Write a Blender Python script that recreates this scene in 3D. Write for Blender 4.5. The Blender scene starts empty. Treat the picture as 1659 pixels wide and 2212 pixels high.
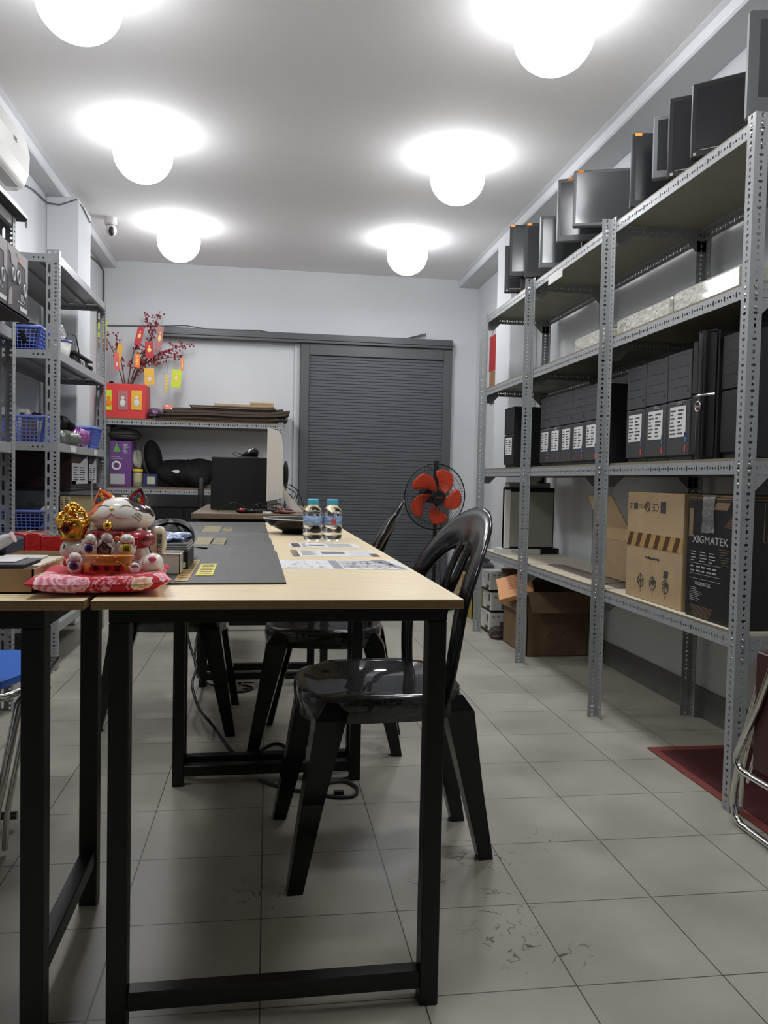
import bpy, math, random
from mathutils import Vector, Matrix, Euler
random.seed(7)
sc = bpy.context.scene
COL = sc.collection
PI = math.pi

# ------------------------------------------------------------------ camera, world, exposure
W_, H_ = 1659, 2212
FPX, PITCH, YAW, ROLL, CAMZ = 1743.07, -.0389, .1437, .0214, .9568
FWD = Vector((math.sin(YAW)*math.cos(PITCH), math.cos(YAW)*math.cos(PITCH), math.sin(PITCH)))
_r0 = Vector((math.cos(YAW), -math.sin(YAW), 0)); _u0 = _r0.cross(FWD)
RGT = _r0*math.cos(ROLL) + _u0*math.sin(ROLL)
UPV = -_r0*math.sin(ROLL) + _u0*math.cos(ROLL)
CAMO = Vector((0, 0, CAMZ))
cd = bpy.data.cameras.new('camera'); cam = bpy.data.objects.new('camera', cd); COL.objects.link(cam)
cam.matrix_world = Matrix((( RGT.x, UPV.x, -FWD.x, 0), (RGT.y, UPV.y, -FWD.y, 0), (RGT.z, UPV.z, -FWD.z, CAMZ), (0, 0, 0, 1)))
cd.sensor_fit = 'VERTICAL'; cd.sensor_height = 24; cd.lens = FPX/H_*24; cd.clip_start = .02
sc.camera = cam
sc.view_settings.view_transform = 'Standard'; sc.view_settings.look = 'None'
sc.view_settings.gamma = 1; sc.view_settings.use_curve_mapping = False
sc.view_settings.exposure = 0.2
LAMP_POWER = 11.0; DOWN_POWER = 6.0
wd = bpy.data.worlds.new('world'); sc.world = wd; wd.use_nodes = True
wd.node_tree.nodes['Background'].inputs[0].default_value = (.5, .55, .6, 1)
wd.node_tree.nodes['Background'].inputs[1].default_value = .0

def at(u, v, X=None, Y=None, Z=None):
    """point of the room seen along the photograph's line of sight at a known wall, shelf or floor height"""
    d = FWD + RGT*((u-W_/2)/FPX) - UPV*((v-H_/2)/FPX)
    t = (X-CAMO.x)/d.x if X is not None else (Y-CAMO.y)/d.y if Y is not None else (Z-CAMO.z)/d.z
    return CAMO + d*t

# ------------------------------------------------------------------ materials
def lin(c):
    c = c/255.
    return c/12.92 if c <= .04045 else ((c+.055)/1.055)**2.4
def rgb(r, g, b): return (lin(r), lin(g), lin(b), 1)
MATS = {}
def mat(name, col, rough=.5, metal=0, noise=0, nscale=20, bump=0, bscale=60, spec=.5, trans=0, emit=None, estr=0, coat=0, stretch=None, ior=1.45, sheen=0):
    if name in MATS: return MATS[name]
    m = bpy.data.materials.new(name); m.use_nodes = True; nt = m.node_tree; b = nt.nodes['Principled BSDF']
    c = rgb(*col); b.inputs['Base Color'].default_value = c
    b.inputs['Roughness'].default_value = rough; b.inputs['Metallic'].default_value = metal
    b.inputs['Specular IOR Level'].default_value = spec; b.inputs['IOR'].default_value = ior
    if trans: b.inputs['Transmission Weight'].default_value = trans
    if coat: b.inputs['Coat Weight'].default_value = coat; b.inputs['Coat Roughness'].default_value = .05
    if sheen: b.inputs['Sheen Weight'].default_value = sheen
    if emit: b.inputs['Emission Color'].default_value = rgb(*emit); b.inputs['Emission Strength'].default_value = estr
    if noise or bump:
        tc = nt.nodes.new('ShaderNodeTexCoord'); mp = nt.nodes.new('ShaderNodeMapping'); nt.links.new(tc.outputs['Object'], mp.inputs[0])
        if stretch: mp.inputs['Scale'].default_value = stretch
        if noise:
            n = nt.nodes.new('ShaderNodeTexNoise'); n.inputs['Scale'].default_value = nscale; n.inputs['Detail'].default_value = 5
            r = nt.nodes.new('ShaderNodeValToRGB'); r.color_ramp.elements[0].position = .3; r.color_ramp.elements[1].position = .7
            r.color_ramp.elements[0].color = [max(0, x*(1-noise)) for x in c[:3]]+[1]; r.color_ramp.elements[1].color = [min(1, x*(1+noise)) for x in c[:3]]+[1]
            nt.links.new(mp.outputs[0], n.inputs[0]); nt.links.new(n.outputs[0], r.inputs[0]); nt.links.new(r.outputs[0], b.inputs['Base Color'])
        if bump:
            n = nt.nodes.new('ShaderNodeTexNoise'); n.inputs['Scale'].default_value = bscale; n.inputs['Detail'].default_value = 4
            bp = nt.nodes.new('ShaderNodeBump'); bp.inputs['Strength'].default_value = bump; bp.inputs['Distance'].default_value = .01
            nt.links.new(mp.outputs[0], n.inputs[0]); nt.links.new(n.outputs[0], bp.inputs['Height']); nt.links.new(bp.outputs[0], b.inputs['Normal'])
    MATS[name] = m
    return m
WALLP = mat('wall_paint', (204, 206, 208), .62, noise=.03, nscale=2, bump=.04, bscale=120)
CEILP = mat('ceiling_paint', (236, 234, 233), .8, noise=.02, nscale=1.5)
RACKP = mat('grey_rack_enamel', (144, 146, 147), .38, noise=.06, nscale=30)
RACKL = mat('pale_grey_rack_enamel', (148, 149, 150), .36, noise=.05, nscale=25)
BLKM = mat('black_powder_coat', (13, 13, 13), .42)
BLKP = mat('black_glossy_plastic', (11, 11, 12), .16)
BLKD = mat('black_matt_plastic', (17, 17, 18), .5)
DKG = mat('dark_grey_plastic', (42, 43, 45), .45)
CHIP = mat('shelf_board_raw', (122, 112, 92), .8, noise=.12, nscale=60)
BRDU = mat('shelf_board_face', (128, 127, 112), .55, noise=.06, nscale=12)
BRDT = mat('shelf_board_cream', (200, 192, 172), .5, noise=.04, nscale=9)
WHT = mat('white_plastic', (205, 203, 198), .35)
CHROME = mat('chrome', (210, 208, 204), .12, metal=1)
PAPER = mat('paper_white', (205, 205, 202), .7)
INK = mat('print_grey', (60, 60, 64), .7)
KRAFT = mat('kraft_cardboard', (168, 143, 108), .8, noise=.06, nscale=14)
KRAFTD = mat('brown_cardboard', (116, 94, 68), .85, noise=.08, nscale=10)
RED = mat('red_card', (176, 28, 30), .45)
GOLD = mat('gold_paint', (205, 150, 60), .22, metal=1)

# ------------------------------------------------------------------ mesh builder
def cr(pts, n=5):
    """smooth a cable or strap path through its points"""
    P = [Vector(p) for p in pts]; Q = []
    for i in range(len(P)-1):
        p0, p1, p2, p3 = P[max(0, i-1)], P[i], P[i+1], P[min(len(P)-1, i+2)]
        for s in range(n):
            t = s/n; Q.append(.5*((2*p1)+(p2-p0)*t+(2*p0-5*p1+4*p2-p3)*t*t+(3*p1-p0-3*p2+p3)*t**3))
    return Q+[P[-1]]
class MB:
    def __init__(s): s.v = []; s.f = []; s.m = []; s.s = []; s.T = None; s.k = 0
    def add(s, vs, fs, m=None, smooth=False):
        b = len(s.v); m = s.k if m is None else m
        if s.T is not None: vs = [s.T @ Vector(v) for v in vs]
        s.v.extend([tuple(v) for v in vs])
        for f in fs: s.f.append([b+i for i in f]); s.m.append(m); s.s.append(smooth)
        return s
    def box(s, x0, y0, z0, x1, y1, z1, bev=0, m=None):
        if x0 > x1: x0, x1 = x1, x0
        if y0 > y1: y0, y1 = y1, y0
        if z0 > z1: z0, z1 = z1, z0
        if bev <= 0:
            v = [(x, y, z) for x in (x0, x1) for y in (y0, y1) for z in (z0, z1)]
            return s.add(v, [(0, 1, 3, 2), (4, 6, 7, 5), (0, 4, 5, 1), (2, 3, 7, 6), (0, 2, 6, 4), (1, 5, 7, 3)], m)
        b = min(bev, (x1-x0)*.49, (y1-y0)*.49, (z1-z0)*.49)
        X = (x0, x1); Y = (y0, y1); Z = (z0, z1); v = []; ix = {}
        for i in (0, 1):
            for j in (0, 1):
                for k in (0, 1):
                    sx, sy, sz = (b, -b)[i], (b, -b)[j], (b, -b)[k]
                    for a, p in enumerate(((X[i], Y[j]+sy, Z[k]+sz), (X[i]+sx, Y[j], Z[k]+sz), (X[i]+sx, Y[j]+sy, Z[k]))):
                        ix[i, j, k, a] = len(v); v.append(p)
        F = []
        for i in (0, 1):
            F.append([ix[i, 0, 0, 0], ix[i, 0, 1, 0], ix[i, 1, 1, 0], ix[i, 1, 0, 0]][::(1, -1)[i]])
            F.append([ix[0, i, 0, 1], ix[1, i, 0, 1], ix[1, i, 1, 1], ix[0, i, 1, 1]][::(1, -1)[i]])
            F.append([ix[0, 0, i, 2], ix[0, 1, i, 2], ix[1, 1, i, 2], ix[1, 0, i, 2]][::(1, -1)[i]])
        for i in (0, 1):
            for j in (0, 1):
                F.append([ix[i, j, 0, 0], ix[i, j, 1, 0], ix[i, j, 1, 1], ix[i, j, 0, 1]])
                F.append([ix[i, 0, j, 0], ix[i, 1, j, 0], ix[i, 1, j, 2], ix[i, 0, j, 2]])
                F.append([ix[0, i, j, 1], ix[1, i, j, 1], ix[1, i, j, 2], ix[0, i, j, 2]])
                for k in (0, 1): F.append([ix[i, j, k, 0], ix[i, j, k, 1], ix[i, j, k, 2]])
        return s.add(v, F, m)
    def ring(s, c, ax, r, seg, ry=None):
        ax = Vector(ax).normalized(); a = ax.orthogonal().normalized() if abs(ax.z) < .99 else Vector((1, 0, 0)); b = ax.cross(a)
        return [Vector(c) + a*(r*math.cos(2*PI*i/seg)) + b*((ry or r)*math.sin(2*PI*i/seg)) for i in range(seg)]
    def cyl(s, p0, p1, r0, r1=None, seg=16, caps=True, m=None, smooth=True):
        r1 = r0 if r1 is None else r1; ax = Vector(p1)-Vector(p0)
        v = s.ring(p0, ax, r0, seg)+s.ring(p1, ax, r1, seg)
        s.add(v, [(i, (i+1) % seg, seg+(i+1) % seg, seg+i) for i in range(seg)], m, smooth)
        if caps: s.add(v, [list(range(seg))[::-1], list(range(seg, 2*seg))], m, False)
        return s
    def tube(s, pts, r, seg=8, m=None, closed=False, flat=None):
        pts = [Vector(p) for p in pts]; n = len(pts); v = []; prev = None
        for i, p in enumerate(pts):
            if closed: t = pts[(i+1) % n]-pts[i-1]
            else: t = pts[min(i+1, n-1)]-pts[max(i-1, 0)]
            t.normalize()
            if prev is None: a = t.orthogonal().normalized() if flat is None else (Vector(flat)-t*t.dot(Vector(flat))).normalized()
            else: a = (prev-t*prev.dot(t)).normalized()
            prev = a; b = t.cross(a); rr = r[i] if isinstance(r, list) else r
            ra, rb = rr if isinstance(rr, (list, tuple)) else (rr, rr)
            v += [p + a*(ra*math.cos(2*PI*k/seg)) + b*(rb*math.sin(2*PI*k/seg)) for k in range(seg)]
        F = []
        for i in range(n if closed else n-1):
            j = (i+1) % n
            F += [(i*seg+k, i*seg+(k+1) % seg, j*seg+(k+1) % seg, j*seg+k) for k in range(seg)]
        s.add(v, F, m, True)
        if not closed: s.add(v, [list(range(seg))[::-1], list(range((n-1)*seg, n*seg))], m, True)
        return s
    def lathe(s, prof, seg=24, c=(0, 0, 0), m=None, smooth=True, sx=1, sy=1, cap=True):
        v = []; c = Vector(c)
        for r, z in prof: v += [c+Vector((r*sx*math.cos(2*PI*i/seg), r*sy*math.sin(2*PI*i/seg), z)) for i in range(seg)]
        n = len(prof)
        s.add(v, [(j*seg+i, j*seg+(i+1) % seg, (j+1)*seg+(i+1) % seg, (j+1)*seg+i) for j in range(n-1) for i in range(seg)], m, smooth)
        if cap: s.add(v, [list(range(seg))[::-1], list(range((n-1)*seg, n*seg))], m, smooth)
        return s
    def sph(s, c, r, seg=16, rings=10, m=None, rot=None):
        rx, ry, rz = r if isinstance(r, (list, tuple)) else (r, r, r); c = Vector(c); v = []
        for j in range(rings+1):
            t = PI*j/rings
            for i in range(seg):
                p = Vector((rx*math.sin(t)*math.cos(2*PI*i/seg), ry*math.sin(t)*math.sin(2*PI*i/seg), rz*math.cos(t)))
                if rot is not None: p = rot @ p
                v.append(c+p)
        F = []
        for j in range(rings):
            for i in range(seg):
                a, b, cc, d = j*seg+i, (j+1)*seg+i, (j+1)*seg+(i+1) % seg, j*seg+(i+1) % seg
                F.append((a, b, cc) if j == 0 else (a, b, d) if j == rings-1 else (a, b, cc, d))
        return s.add(v, F, m, True)
    def prism(s, poly, lo, hi, axis='z', m=None, smooth=False):
        """extrude a 2D outline: axis z -> (x,y), axis y -> (x,z), axis x -> (y,z)"""
        f = {'z': lambda a, b, h: (a, b, h), 'y': lambda a, b, h: (a, h, b), 'x': lambda a, b, h: (h, a, b)}[axis]
        n = len(poly); v = [f(a, b, lo) for a, b in poly]+[f(a, b, hi) for a, b in poly]
        s.add(v, [(i, (i+1) % n, n+(i+1) % n, n+i) for i in range(n)], m, smooth)
        return s.add(v, [list(range(n))[::-1], list(range(n, 2*n))], m, False)
    def surf(s, fn, nu, nv, cu=False, m=None, smooth=True, thick=0):
        v = [Vector(fn(i/(nu if cu else nu-1), j/(nv-1))) for j in range(nv) for i in range(nu)]
        F = []
        for j in range(nv-1):
            for i in range(nu if cu else nu-1): F.append((j*nu+i, j*nu+(i+1) % nu, (j+1)*nu+(i+1) % nu, (j+1)*nu+i))
        return s.add(v, F, m, smooth)
    def quad(s, a, b, c, d, m=None): return s.add([a, b, c, d], [(0, 1, 2, 3)], m)
    def text(s, body, size, T, m=None, depth=.0004, align='CENTER', sx=1):
        cu = bpy.data.curves.new('t', 'FONT'); cu.body = body; cu.size = size; cu.align_x = align; cu.align_y = 'CENTER'; cu.extrude = depth; cu.resolution_u = 2
        o = bpy.data.objects.new('t', cu); COL.objects.link(o); dg = bpy.context.evaluated_depsgraph_get()
        me = o.evaluated_get(dg).to_mesh(); vs = [T @ Vector((v.co.x*sx, v.co.y, v.co.z)) for v in me.vertices]
        s.add(vs, [list(p.vertices) for p in me.polygons], m); o.evaluated_get(dg).to_mesh_clear()
        bpy.data.objects.remove(o); bpy.data.curves.remove(cu)
        return s
    def build(s, name, mats, parent=None, loc=None, local=False, bevel=0, sub=0, fix=True):
        off = Vector(loc) if loc is not None else (ROOT.get(parent.as_pointer(), Vector((0, 0, 0))) if parent else Vector((0, 0, 0)))
        me = bpy.data.meshes.new(name)
        me.from_pydata([tuple(Vector(v)-off) for v in s.v] if not local else s.v, [], s.f)
        me.polygons.foreach_set('material_index', s.m); me.polygons.foreach_set('use_smooth', s.s)
        for mm in (mats if isinstance(mats, (list, tuple)) else [mats]): me.materials.append(mm)
        me.update()
        if fix:
            import bmesh
            bm = bmesh.new(); bm.from_mesh(me); bmesh.ops.recalc_face_normals(bm, faces=bm.faces); bm.to_mesh(me); bm.free()
        o = bpy.data.objects.new(name, me); COL.objects.link(o)
        if parent is not None:
            o.parent = parent; ROOT[o.as_pointer()] = off
        else:
            o.location = off; ROOT[o.as_pointer()] = off
        if sub: md = o.modifiers.new('sub', 'SUBSURF'); md.levels = md.render_levels = sub
        return o
ROOT = {}
def tag(o, label, cat, group=None):
    o['label'] = label; o['category'] = cat
    if group: o['group'] = group
    return o
def thing(name, label, cat, loc=(0, 0, 0), group=None, rz=0):
    """an Empty at the thing's base; parts are given in room coordinates unless local"""
    o = bpy.data.objects.new(name, None); COL.objects.link(o); o.location = loc; o.empty_display_size = .05
    o.rotation_euler = (0, 0, rz); ROOT[o.as_pointer()] = Vector(loc)
    return tag(o, label, cat, group)
def struct(name, mb, m, **k):
    o = mb.build(name, m, **k); o['kind'] = 'structure'; return o
def copy_tree(o, parent=None):
    c = o.copy(); COL.objects.link(c)
    if parent is not None: c.parent = parent
    for ch in list(o.children): copy_tree(ch, c)
    return c
def bx(*a, **k): return MB().box(*a, **k)
def yawT(loc, rz=0, rx=0, ry=0, s=1): return Matrix.Translation(Vector(loc)) @ Euler((rx, ry, rz)).to_matrix().to_4x4() @ Matrix.Scale(s, 4)

# slotted steel: sheet strips with real holes
def strip(mb, o, dl, dw, L, w, rows, t=.002, m=None):
    """rows: list of (w0, w1, pitch, pattern) pattern entries = (half length along, half width across); holes cut through both faces"""
    o = Vector(o); dl = Vector(dl).normalized(); dw = Vector(dw).normalized(); n = dl.cross(dw)
    V = []; F = []
    def q(a, b, c, d):
        i = len(V); V.extend((a, b, c, d)); F.append((i, i+1, i+2, i+3))
    P = lambda l, x, h: o + dl*l + dw*x + n*h
    for w0, w1, pitch, pat in rows:
        cx = (w0+w1)/2; nc = max(1, int(L/pitch)); p = L/nc
        for i in range(nc):
            s0 = i*p; e = pat[i % len(pat)]
            if not e:
                for h in (0, t): q(P(s0, w0, h), P(s0+p, w0, h), P(s0+p, w1, h), P(s0, w1, h))
                continue
            a, b = e; k = min(a, b)*.8; cl = s0+p/2
            H = [(-a, -b+k), (-a+k, -b), (a-k, -b), (a, -b+k), (a, b-k), (a-k, b), (-a+k, b), (-a, b-k)]
            hp = p/2; hw = (w1-w0)/2
            O = [(-hp, -hw), (-hp, -hw), (hp, -hw), (hp, -hw), (hp, hw), (hp, hw), (-hp, hw), (-hp, hw)]
            for h in (0, t):
                b0 = len(V)
                V.extend(P(cl+x, cx+y, h) for x, y in H); V.extend((P(cl-hp, cx-hw, h), P(cl+hp, cx-hw, h), P(cl+hp, cx+hw, h), P(cl-hp, cx+hw, h)))
                F.extend([(b0+8, b0+9, b0+2, b0+1), (b0+9, b0+3, b0+2), (b0+9, b0+10, b0+4, b0+3), (b0+10, b0+5, b0+4), (b0+10, b0+11, b0+6, b0+5), (b0+11, b0+7, b0+6), (b0+11, b0+8, b0+0, b0+7), (b0+8, b0+1, b0+0)])
            b1 = len(V); V.extend(P(cl+x, cx+y, 0) for x, y in H); V.extend(P(cl+x, cx+y, t) for x, y in H)
            F.extend((b1+j, b1+(j+1) % 8, b1+8+(j+1) % 8, b1+8+j) for j in range(8))
    for x in (0, w): q(P(0, x, 0), P(L, x, 0), P(L, x, t), P(0, x, t))
    for l in (0, L): q(P(l, 0, 0), P(l, w, 0), P(l, w, t), P(l, 0, t))
    mb.add(V, F, m)
PATR = [(.0072, .0042), (.0042, .0042), (.0042, .0078), (.0042, .0042)]
def rowsR(w=.04): return [(0, w, .0185, PATR)]
PATL = [(.0062, .0045), (.005, .005), (.0042, .0078), (.005, .005)]
def rowsL(w=.058): return [(0, w*.5, .019, PATL), (w*.5, w, .058, [(.022, .0055)])]
RAILP = [(.004, .009), (.0038, .004), (.006, .004), (.0038, .004)]
# ------------------------------------------------------------------ room
XW, XL, YB, YF, ZC, ZS = 1.816, -1.381, 7.02, -2.6, 2.734, 2.669
def floor_mat():
    m = bpy.data.materials.new('grey_ceramic_tile'); m.use_nodes = True; nt = m.node_tree; L = nt.links; b = nt.nodes['Principled BSDF']
    N = nt.nodes.new
    tc = N('ShaderNodeTexCoord'); mp = N('ShaderNodeMapping'); mp.inputs['Location'].default_value = (.0, -.235, 0); L.new(tc.outputs['Object'], mp.inputs[0])
    br = N('ShaderNodeTexBrick'); br.offset = 0; br.squash = 1
    for k, v in (('Scale', 1), ('Brick Width', .3), ('Row Height', .3), ('Mortar Size', .0016), ('Mortar Smooth', .3), ('Bias', 0)): br.inputs[k].default_value = v
    br.inputs['Color1'].default_value = rgb(174, 171, 156); br.inputs['Color2'].default_value = rgb(168, 165, 150); br.inputs['Mortar'].default_value = rgb(74, 72, 66)
    L.new(mp.outputs[0], br.inputs[0])
    n1 = N('ShaderNodeTexNoise'); n1.inputs['Scale'].default_value = 3.2; n1.inputs['Detail'].default_value = 6; L.new(tc.outputs['Object'], n1.inputs[0])
    r1 = N('ShaderNodeValToRGB'); r1.color_ramp.elements[0].position = .3; r1.color_ramp.elements[0].color = (.70, .70, .69, 1); r1.color_ramp.elements[1].position = .7; r1.color_ramp.elements[1].color = (1, 1, 1, 1)
    L.new(n1.outputs[0], r1.inputs[0])
    mx = N('ShaderNodeMixRGB'); mx.blend_type = 'MULTIPLY'; mx.inputs[0].default_value = 1; L.new(br.outputs[0], mx.inputs[1]); L.new(r1.outputs[0], mx.inputs[2])
    # worn cracks and chips at a few spots
    spots = [(.55, 1.97, .13), (.76, 2.05, .09), (.52, 1.58, .13), (.38, 1.86, .09), (.53, 1.74, .1), (.0, 1.84, .1), (.62, 1.55, .08)]
    prev = None
    for x, y, r in spots:
        vm = N('ShaderNodeVectorMath'); vm.operation = 'DISTANCE'; vm.inputs[1].default_value = (x, y, 0); L.new(tc.outputs['Object'], vm.inputs[0])
        mr = N('ShaderNodeMapRange'); mr.inputs[1].default_value = r*.35; mr.inputs[2].default_value = r; mr.inputs[3].default_value = 1; mr.inputs[4].default_value = 0; L.new(vm.outputs['Value'], mr.inputs[0])
        if prev is None: prev = mr.outputs[0]
        else:
            mm = N('ShaderNodeMath'); mm.operation = 'MAXIMUM'; L.new(prev, mm.inputs[0]); L.new(mr.outputs[0], mm.inputs[1]); prev = mm.outputs[0]
    nz = N('ShaderNodeTexNoise'); nz.inputs['Scale'].default_value = 14; nz.inputs['Detail'].default_value = 8; L.new(tc.outputs['Object'], nz.inputs[0])
    ab = N('ShaderNodeMath'); ab.operation = 'SUBTRACT'; ab.inputs[1].default_value = .5; L.new(nz.outputs[0], ab.inputs[0])
    a2 = N('ShaderNodeMath'); a2.operation = 'ABSOLUTE'; L.new(ab.outputs[0], a2.inputs[0])
    m3 = N('ShaderNodeMapRange'); m3.inputs[1].default_value = .006; m3.inputs[2].default_value = .018; m3.inputs[3].default_value = 1; m3.inputs[4].default_value = 0; L.new(a2.outputs[0], m3.inputs[0])
    nb = N('ShaderNodeTexNoise'); nb.inputs['Scale'].default_value = 22; L.new(tc.outputs['Object'], nb.inputs[0])
    mb_ = N('ShaderNodeMapRange'); mb_.inputs[1].default_value = .48; mb_.inputs[2].default_value = .54; L.new(nb.outputs[0], mb_.inputs[0])
    p1 = N('ShaderNodeMath'); p1.operation = 'MULTIPLY'; L.new(m3.outputs[0], p1.inputs[0]); L.new(prev, p1.inputs[1])
    p2 = N('ShaderNodeMath'); p2.operation = 'MULTIPLY'; L.new(p1.outputs[0], p2.inputs[0]); L.new(mb_.outputs[0], p2.inputs[1])
    m4 = N('ShaderNodeMixRGB'); m4.inputs[2].default_value = rgb(74, 66, 56); L.new(p2.outputs[0], m4.inputs[0]); L.new(mx.outputs[0], m4.inputs[1])
    L.new(m4.outputs[0], b.inputs['Base Color'])
    rr = N('ShaderNodeMapRange'); rr.inputs[3].default_value = .3; rr.inputs[4].default_value = .5; L.new(n1.outputs[0], rr.inputs[0]); L.new(rr.outputs[0], b.inputs['Roughness'])
    bp = N('ShaderNodeBump'); bp.inputs['Strength'].default_value = .4; bp.inputs['Distance'].default_value = .002; bp.invert = True; L.new(br.outputs[1], bp.inputs['Height']); L.new(bp.outputs[0], b.inputs['Normal'])
    return m
struct('floor', bx(XL-.1, YF-.1, -.1, XW+.1, YB+.1, 0), floor_mat())
struct('ceiling', bx(XL-.1, YF-.1, ZC, XW+.1, YB+.1, ZC+.1), CEILP)
struct('wall_back', bx(XL-.1, YB, 0, XW+.1, YB+.1, ZC), WALLP)
struct('wall_left', bx(XL-.1, YF, 0, XL, YB, ZC), WALLP)
struct('wall_right', bx(XW, YF, 0, XW+.1, YB, ZC), WALLP)
struct('wall_front', bx(XL-.1, YF-.1, 0, XW+.1, YF, ZC), mat('unseen_wall_dark', (70, 70, 72), .6))  # unseen wall behind the camera, darkened to cut the fill light
def soffit(x0, x1, inner):
    s = 1 if inner > (x0 if abs(x0) > abs(x1) else x1) else -1
    w = [(x0, ZC), (x0, ZS), (inner-.008*s, ZS), (inner, ZS+.008), (inner, ZC-.012), (inner+.02*s, ZC-.002), (inner+.02*s, ZC)]
    return MB().prism(w, YF, YB, 'y')
struct('trim_1', soffit(XW, 1.6376, 1.6376), WALLP)
struct('trim_2', soffit(XL, -1.27, -1.27), WALLP)
struct('trim_3', bx(1.62, 5.38, 0, XW, 5.72, ZS, bev=.006), WALLP)      # pillar against the right wall
struct('trim_4', bx(XL, 5.3, 0, -1.19, 5.66, ZS, bev=.006), WALLP)      # pillar against the left wall
BASE = mat('grey_skirting_tile', (98, 97, 92), .4, noise=.08, nscale=6)
struct('baseboard_right', bx(XW-.012, YF, 0, XW, 5.38, .12), BASE)
struct('baseboard_left', bx(XL, YF, 0, XL+.012, 5.3, .12), BASE)
# sliding slatted door in the back wall with its long track
DOORG = mat('dark_grey_door_enamel', (84, 86, 90), .5, noise=.04, nscale=5)
DOORF = mat('grey_door_frame_enamel', (84, 86, 88), .4)
dr = bpy.data.objects.new('door_1', None); COL.objects.link(dr); dr['kind'] = 'structure'; dr.location = (.93, YB-.03, 0); ROOT[dr.as_pointer()] = Vector(dr.location)
def pw(u, v): p = at(u, v, Y=YB-.05); return p
dl, dr_ = pw(650, 742).x, pw(977, 745).x
ztop = pw(812, 748).z
f = MB()
f.box(dl, YB-.07, 0, dl+.075, YB-.005, ztop, .004).box(dr_-.075, YB-.07, 0, dr_, YB-.005, ztop, .004).box(dl+.075, YB-.07, ztop-.1, dr_-.075, YB-.005, ztop, .004).box(dl+.075, YB-.07, 0, dr_-.075, YB-.005, .1, .004)
f.build('door_frame', DOORF, dr)
s = MB(); z = .1; ns = 74; hh = (ztop-.2)/ns
for i in range(ns):
    z0 = .1+i*hh
    s.prism([(YB-.02, z0), (YB-.052, z0), (YB-.052, z0+hh-.006), (YB-.047, z0+hh-.003), (YB-.052, z0+hh), (YB-.02, z0+hh)], dl+.075, dr_-.075, 'x')
s.build('slat_panel', DOORG, dr)
t = MB(); xt0 = pw(350, 705).x
t.box(xt0, YB-.09, ztop, dr_+.0, YB, ztop+.075, .004).box(xt0, YB-.075, ztop+.02, dr_, YB-.11, ztop+.032, .002).box(xt0, YB-.1, ztop-.002, dr_, YB-.085, ztop+.02, .002)
t.build('door_track', DOORF, dr)
struct('trim_5', bx(dl-.05, YB-.02, 0, dl, YB, ztop, .003), WALLP)
struct('trim_6', bx(dr_, YB-.02, 0, dr_+.03, YB, ztop+.07, .003), WALLP)

# ------------------------------------------------------------------ ceiling lamps
BULB = mat('glare_sized_globe', (255, 255, 255), .3, emit=(248, 250, 255), estr=LAMP_POWER)  # globe enlarged so its shape stands in for the lamp's round glare
def lamp(x, y, label):
    r = thing('ceiling_lamp', label, 'lamp', (x, y, ZC), 'lamps with glare-sized globes on the ceiling')
    MB().cyl((x, y, ZC-.03), (x, y, ZC), .09, .10, 32).build('lamp_base', WHT, r)
    MB().sph((x, y, ZC-.115), (.15, .15, .145), 28, 16).build('glare_globe', BULB, r)
    ld = bpy.data.lights.new('lamp_light', 'AREA'); ld.shape = 'DISK'; ld.size = .28; ld.energy = DOWN_POWER; ld.color = (.95, .965, 1)
    lo = bpy.data.objects.new('lamp_light', ld); COL.objects.link(lo); lo.parent = r; lo.location = (0, 0, -.264)
lamp(-.68, 3.02, 'lamp with glare-sized globe cut off by the top left edge of the picture')
lamp(1.02, 2.93, 'largest lamp with glare-sized globe, above the aisle at the top edge')
lamp(-.665, 4.39, 'lamp with glare-sized globe of the middle pair, on the left side of the ceiling')
lamp(1.0, 4.38, 'lamp with glare-sized globe of the middle pair, on the right side of the ceiling')
lamp(-.65, 5.94, 'lamp with glare-sized globe farthest back on the left, right of the small camera')
lamp(.99, 5.93, 'smallest lamp with glare-sized globe, farthest back above the grey door')
lamp(-.65, 1.45, 'lamp with glare-sized globe out of the picture, above the left end of the near table')
lamp(.98, 1.45, 'lamp with glare-sized globe out of the picture, above the near end of the right rack')

# ------------------------------------------------------------------ tables
MDF = mat('fibreboard_edge', (142, 112, 78), .75, noise=.1, nscale=90)
def top_mat():
    m = mat('maple_laminate', (236, 216, 176), .3)
    nt = m.node_tree; b = nt.nodes['Principled BSDF']; N = nt.nodes.new; L = nt.links
    tc = N('ShaderNodeTexCoord'); mp = N('ShaderNodeMapping'); mp.inputs['Scale'].default_value = (3, 40, 3); L.new(tc.outputs['Object'], mp.inputs[0])
    n = N('ShaderNodeTexNoise'); n.inputs['Scale'].default_value = 2.2; n.inputs['Detail'].default_value = 6; L.new(mp.outputs[0], n.inputs[0])
    r = N('ShaderNodeValToRGB'); r.color_ramp.elements[0].position = .35; r.color_ramp.elements[0].color = rgb(232, 210, 166); r.color_ramp.elements[1].position = .65; r.color_ramp.elements[1].color = rgb(241, 222, 184)
    L.new(n.outputs[0], r.inputs[0]); L.new(r.outputs[0], b.inputs['Base Color'])
    return m
MAPLE = top_mat()
TZ = .75
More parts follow.
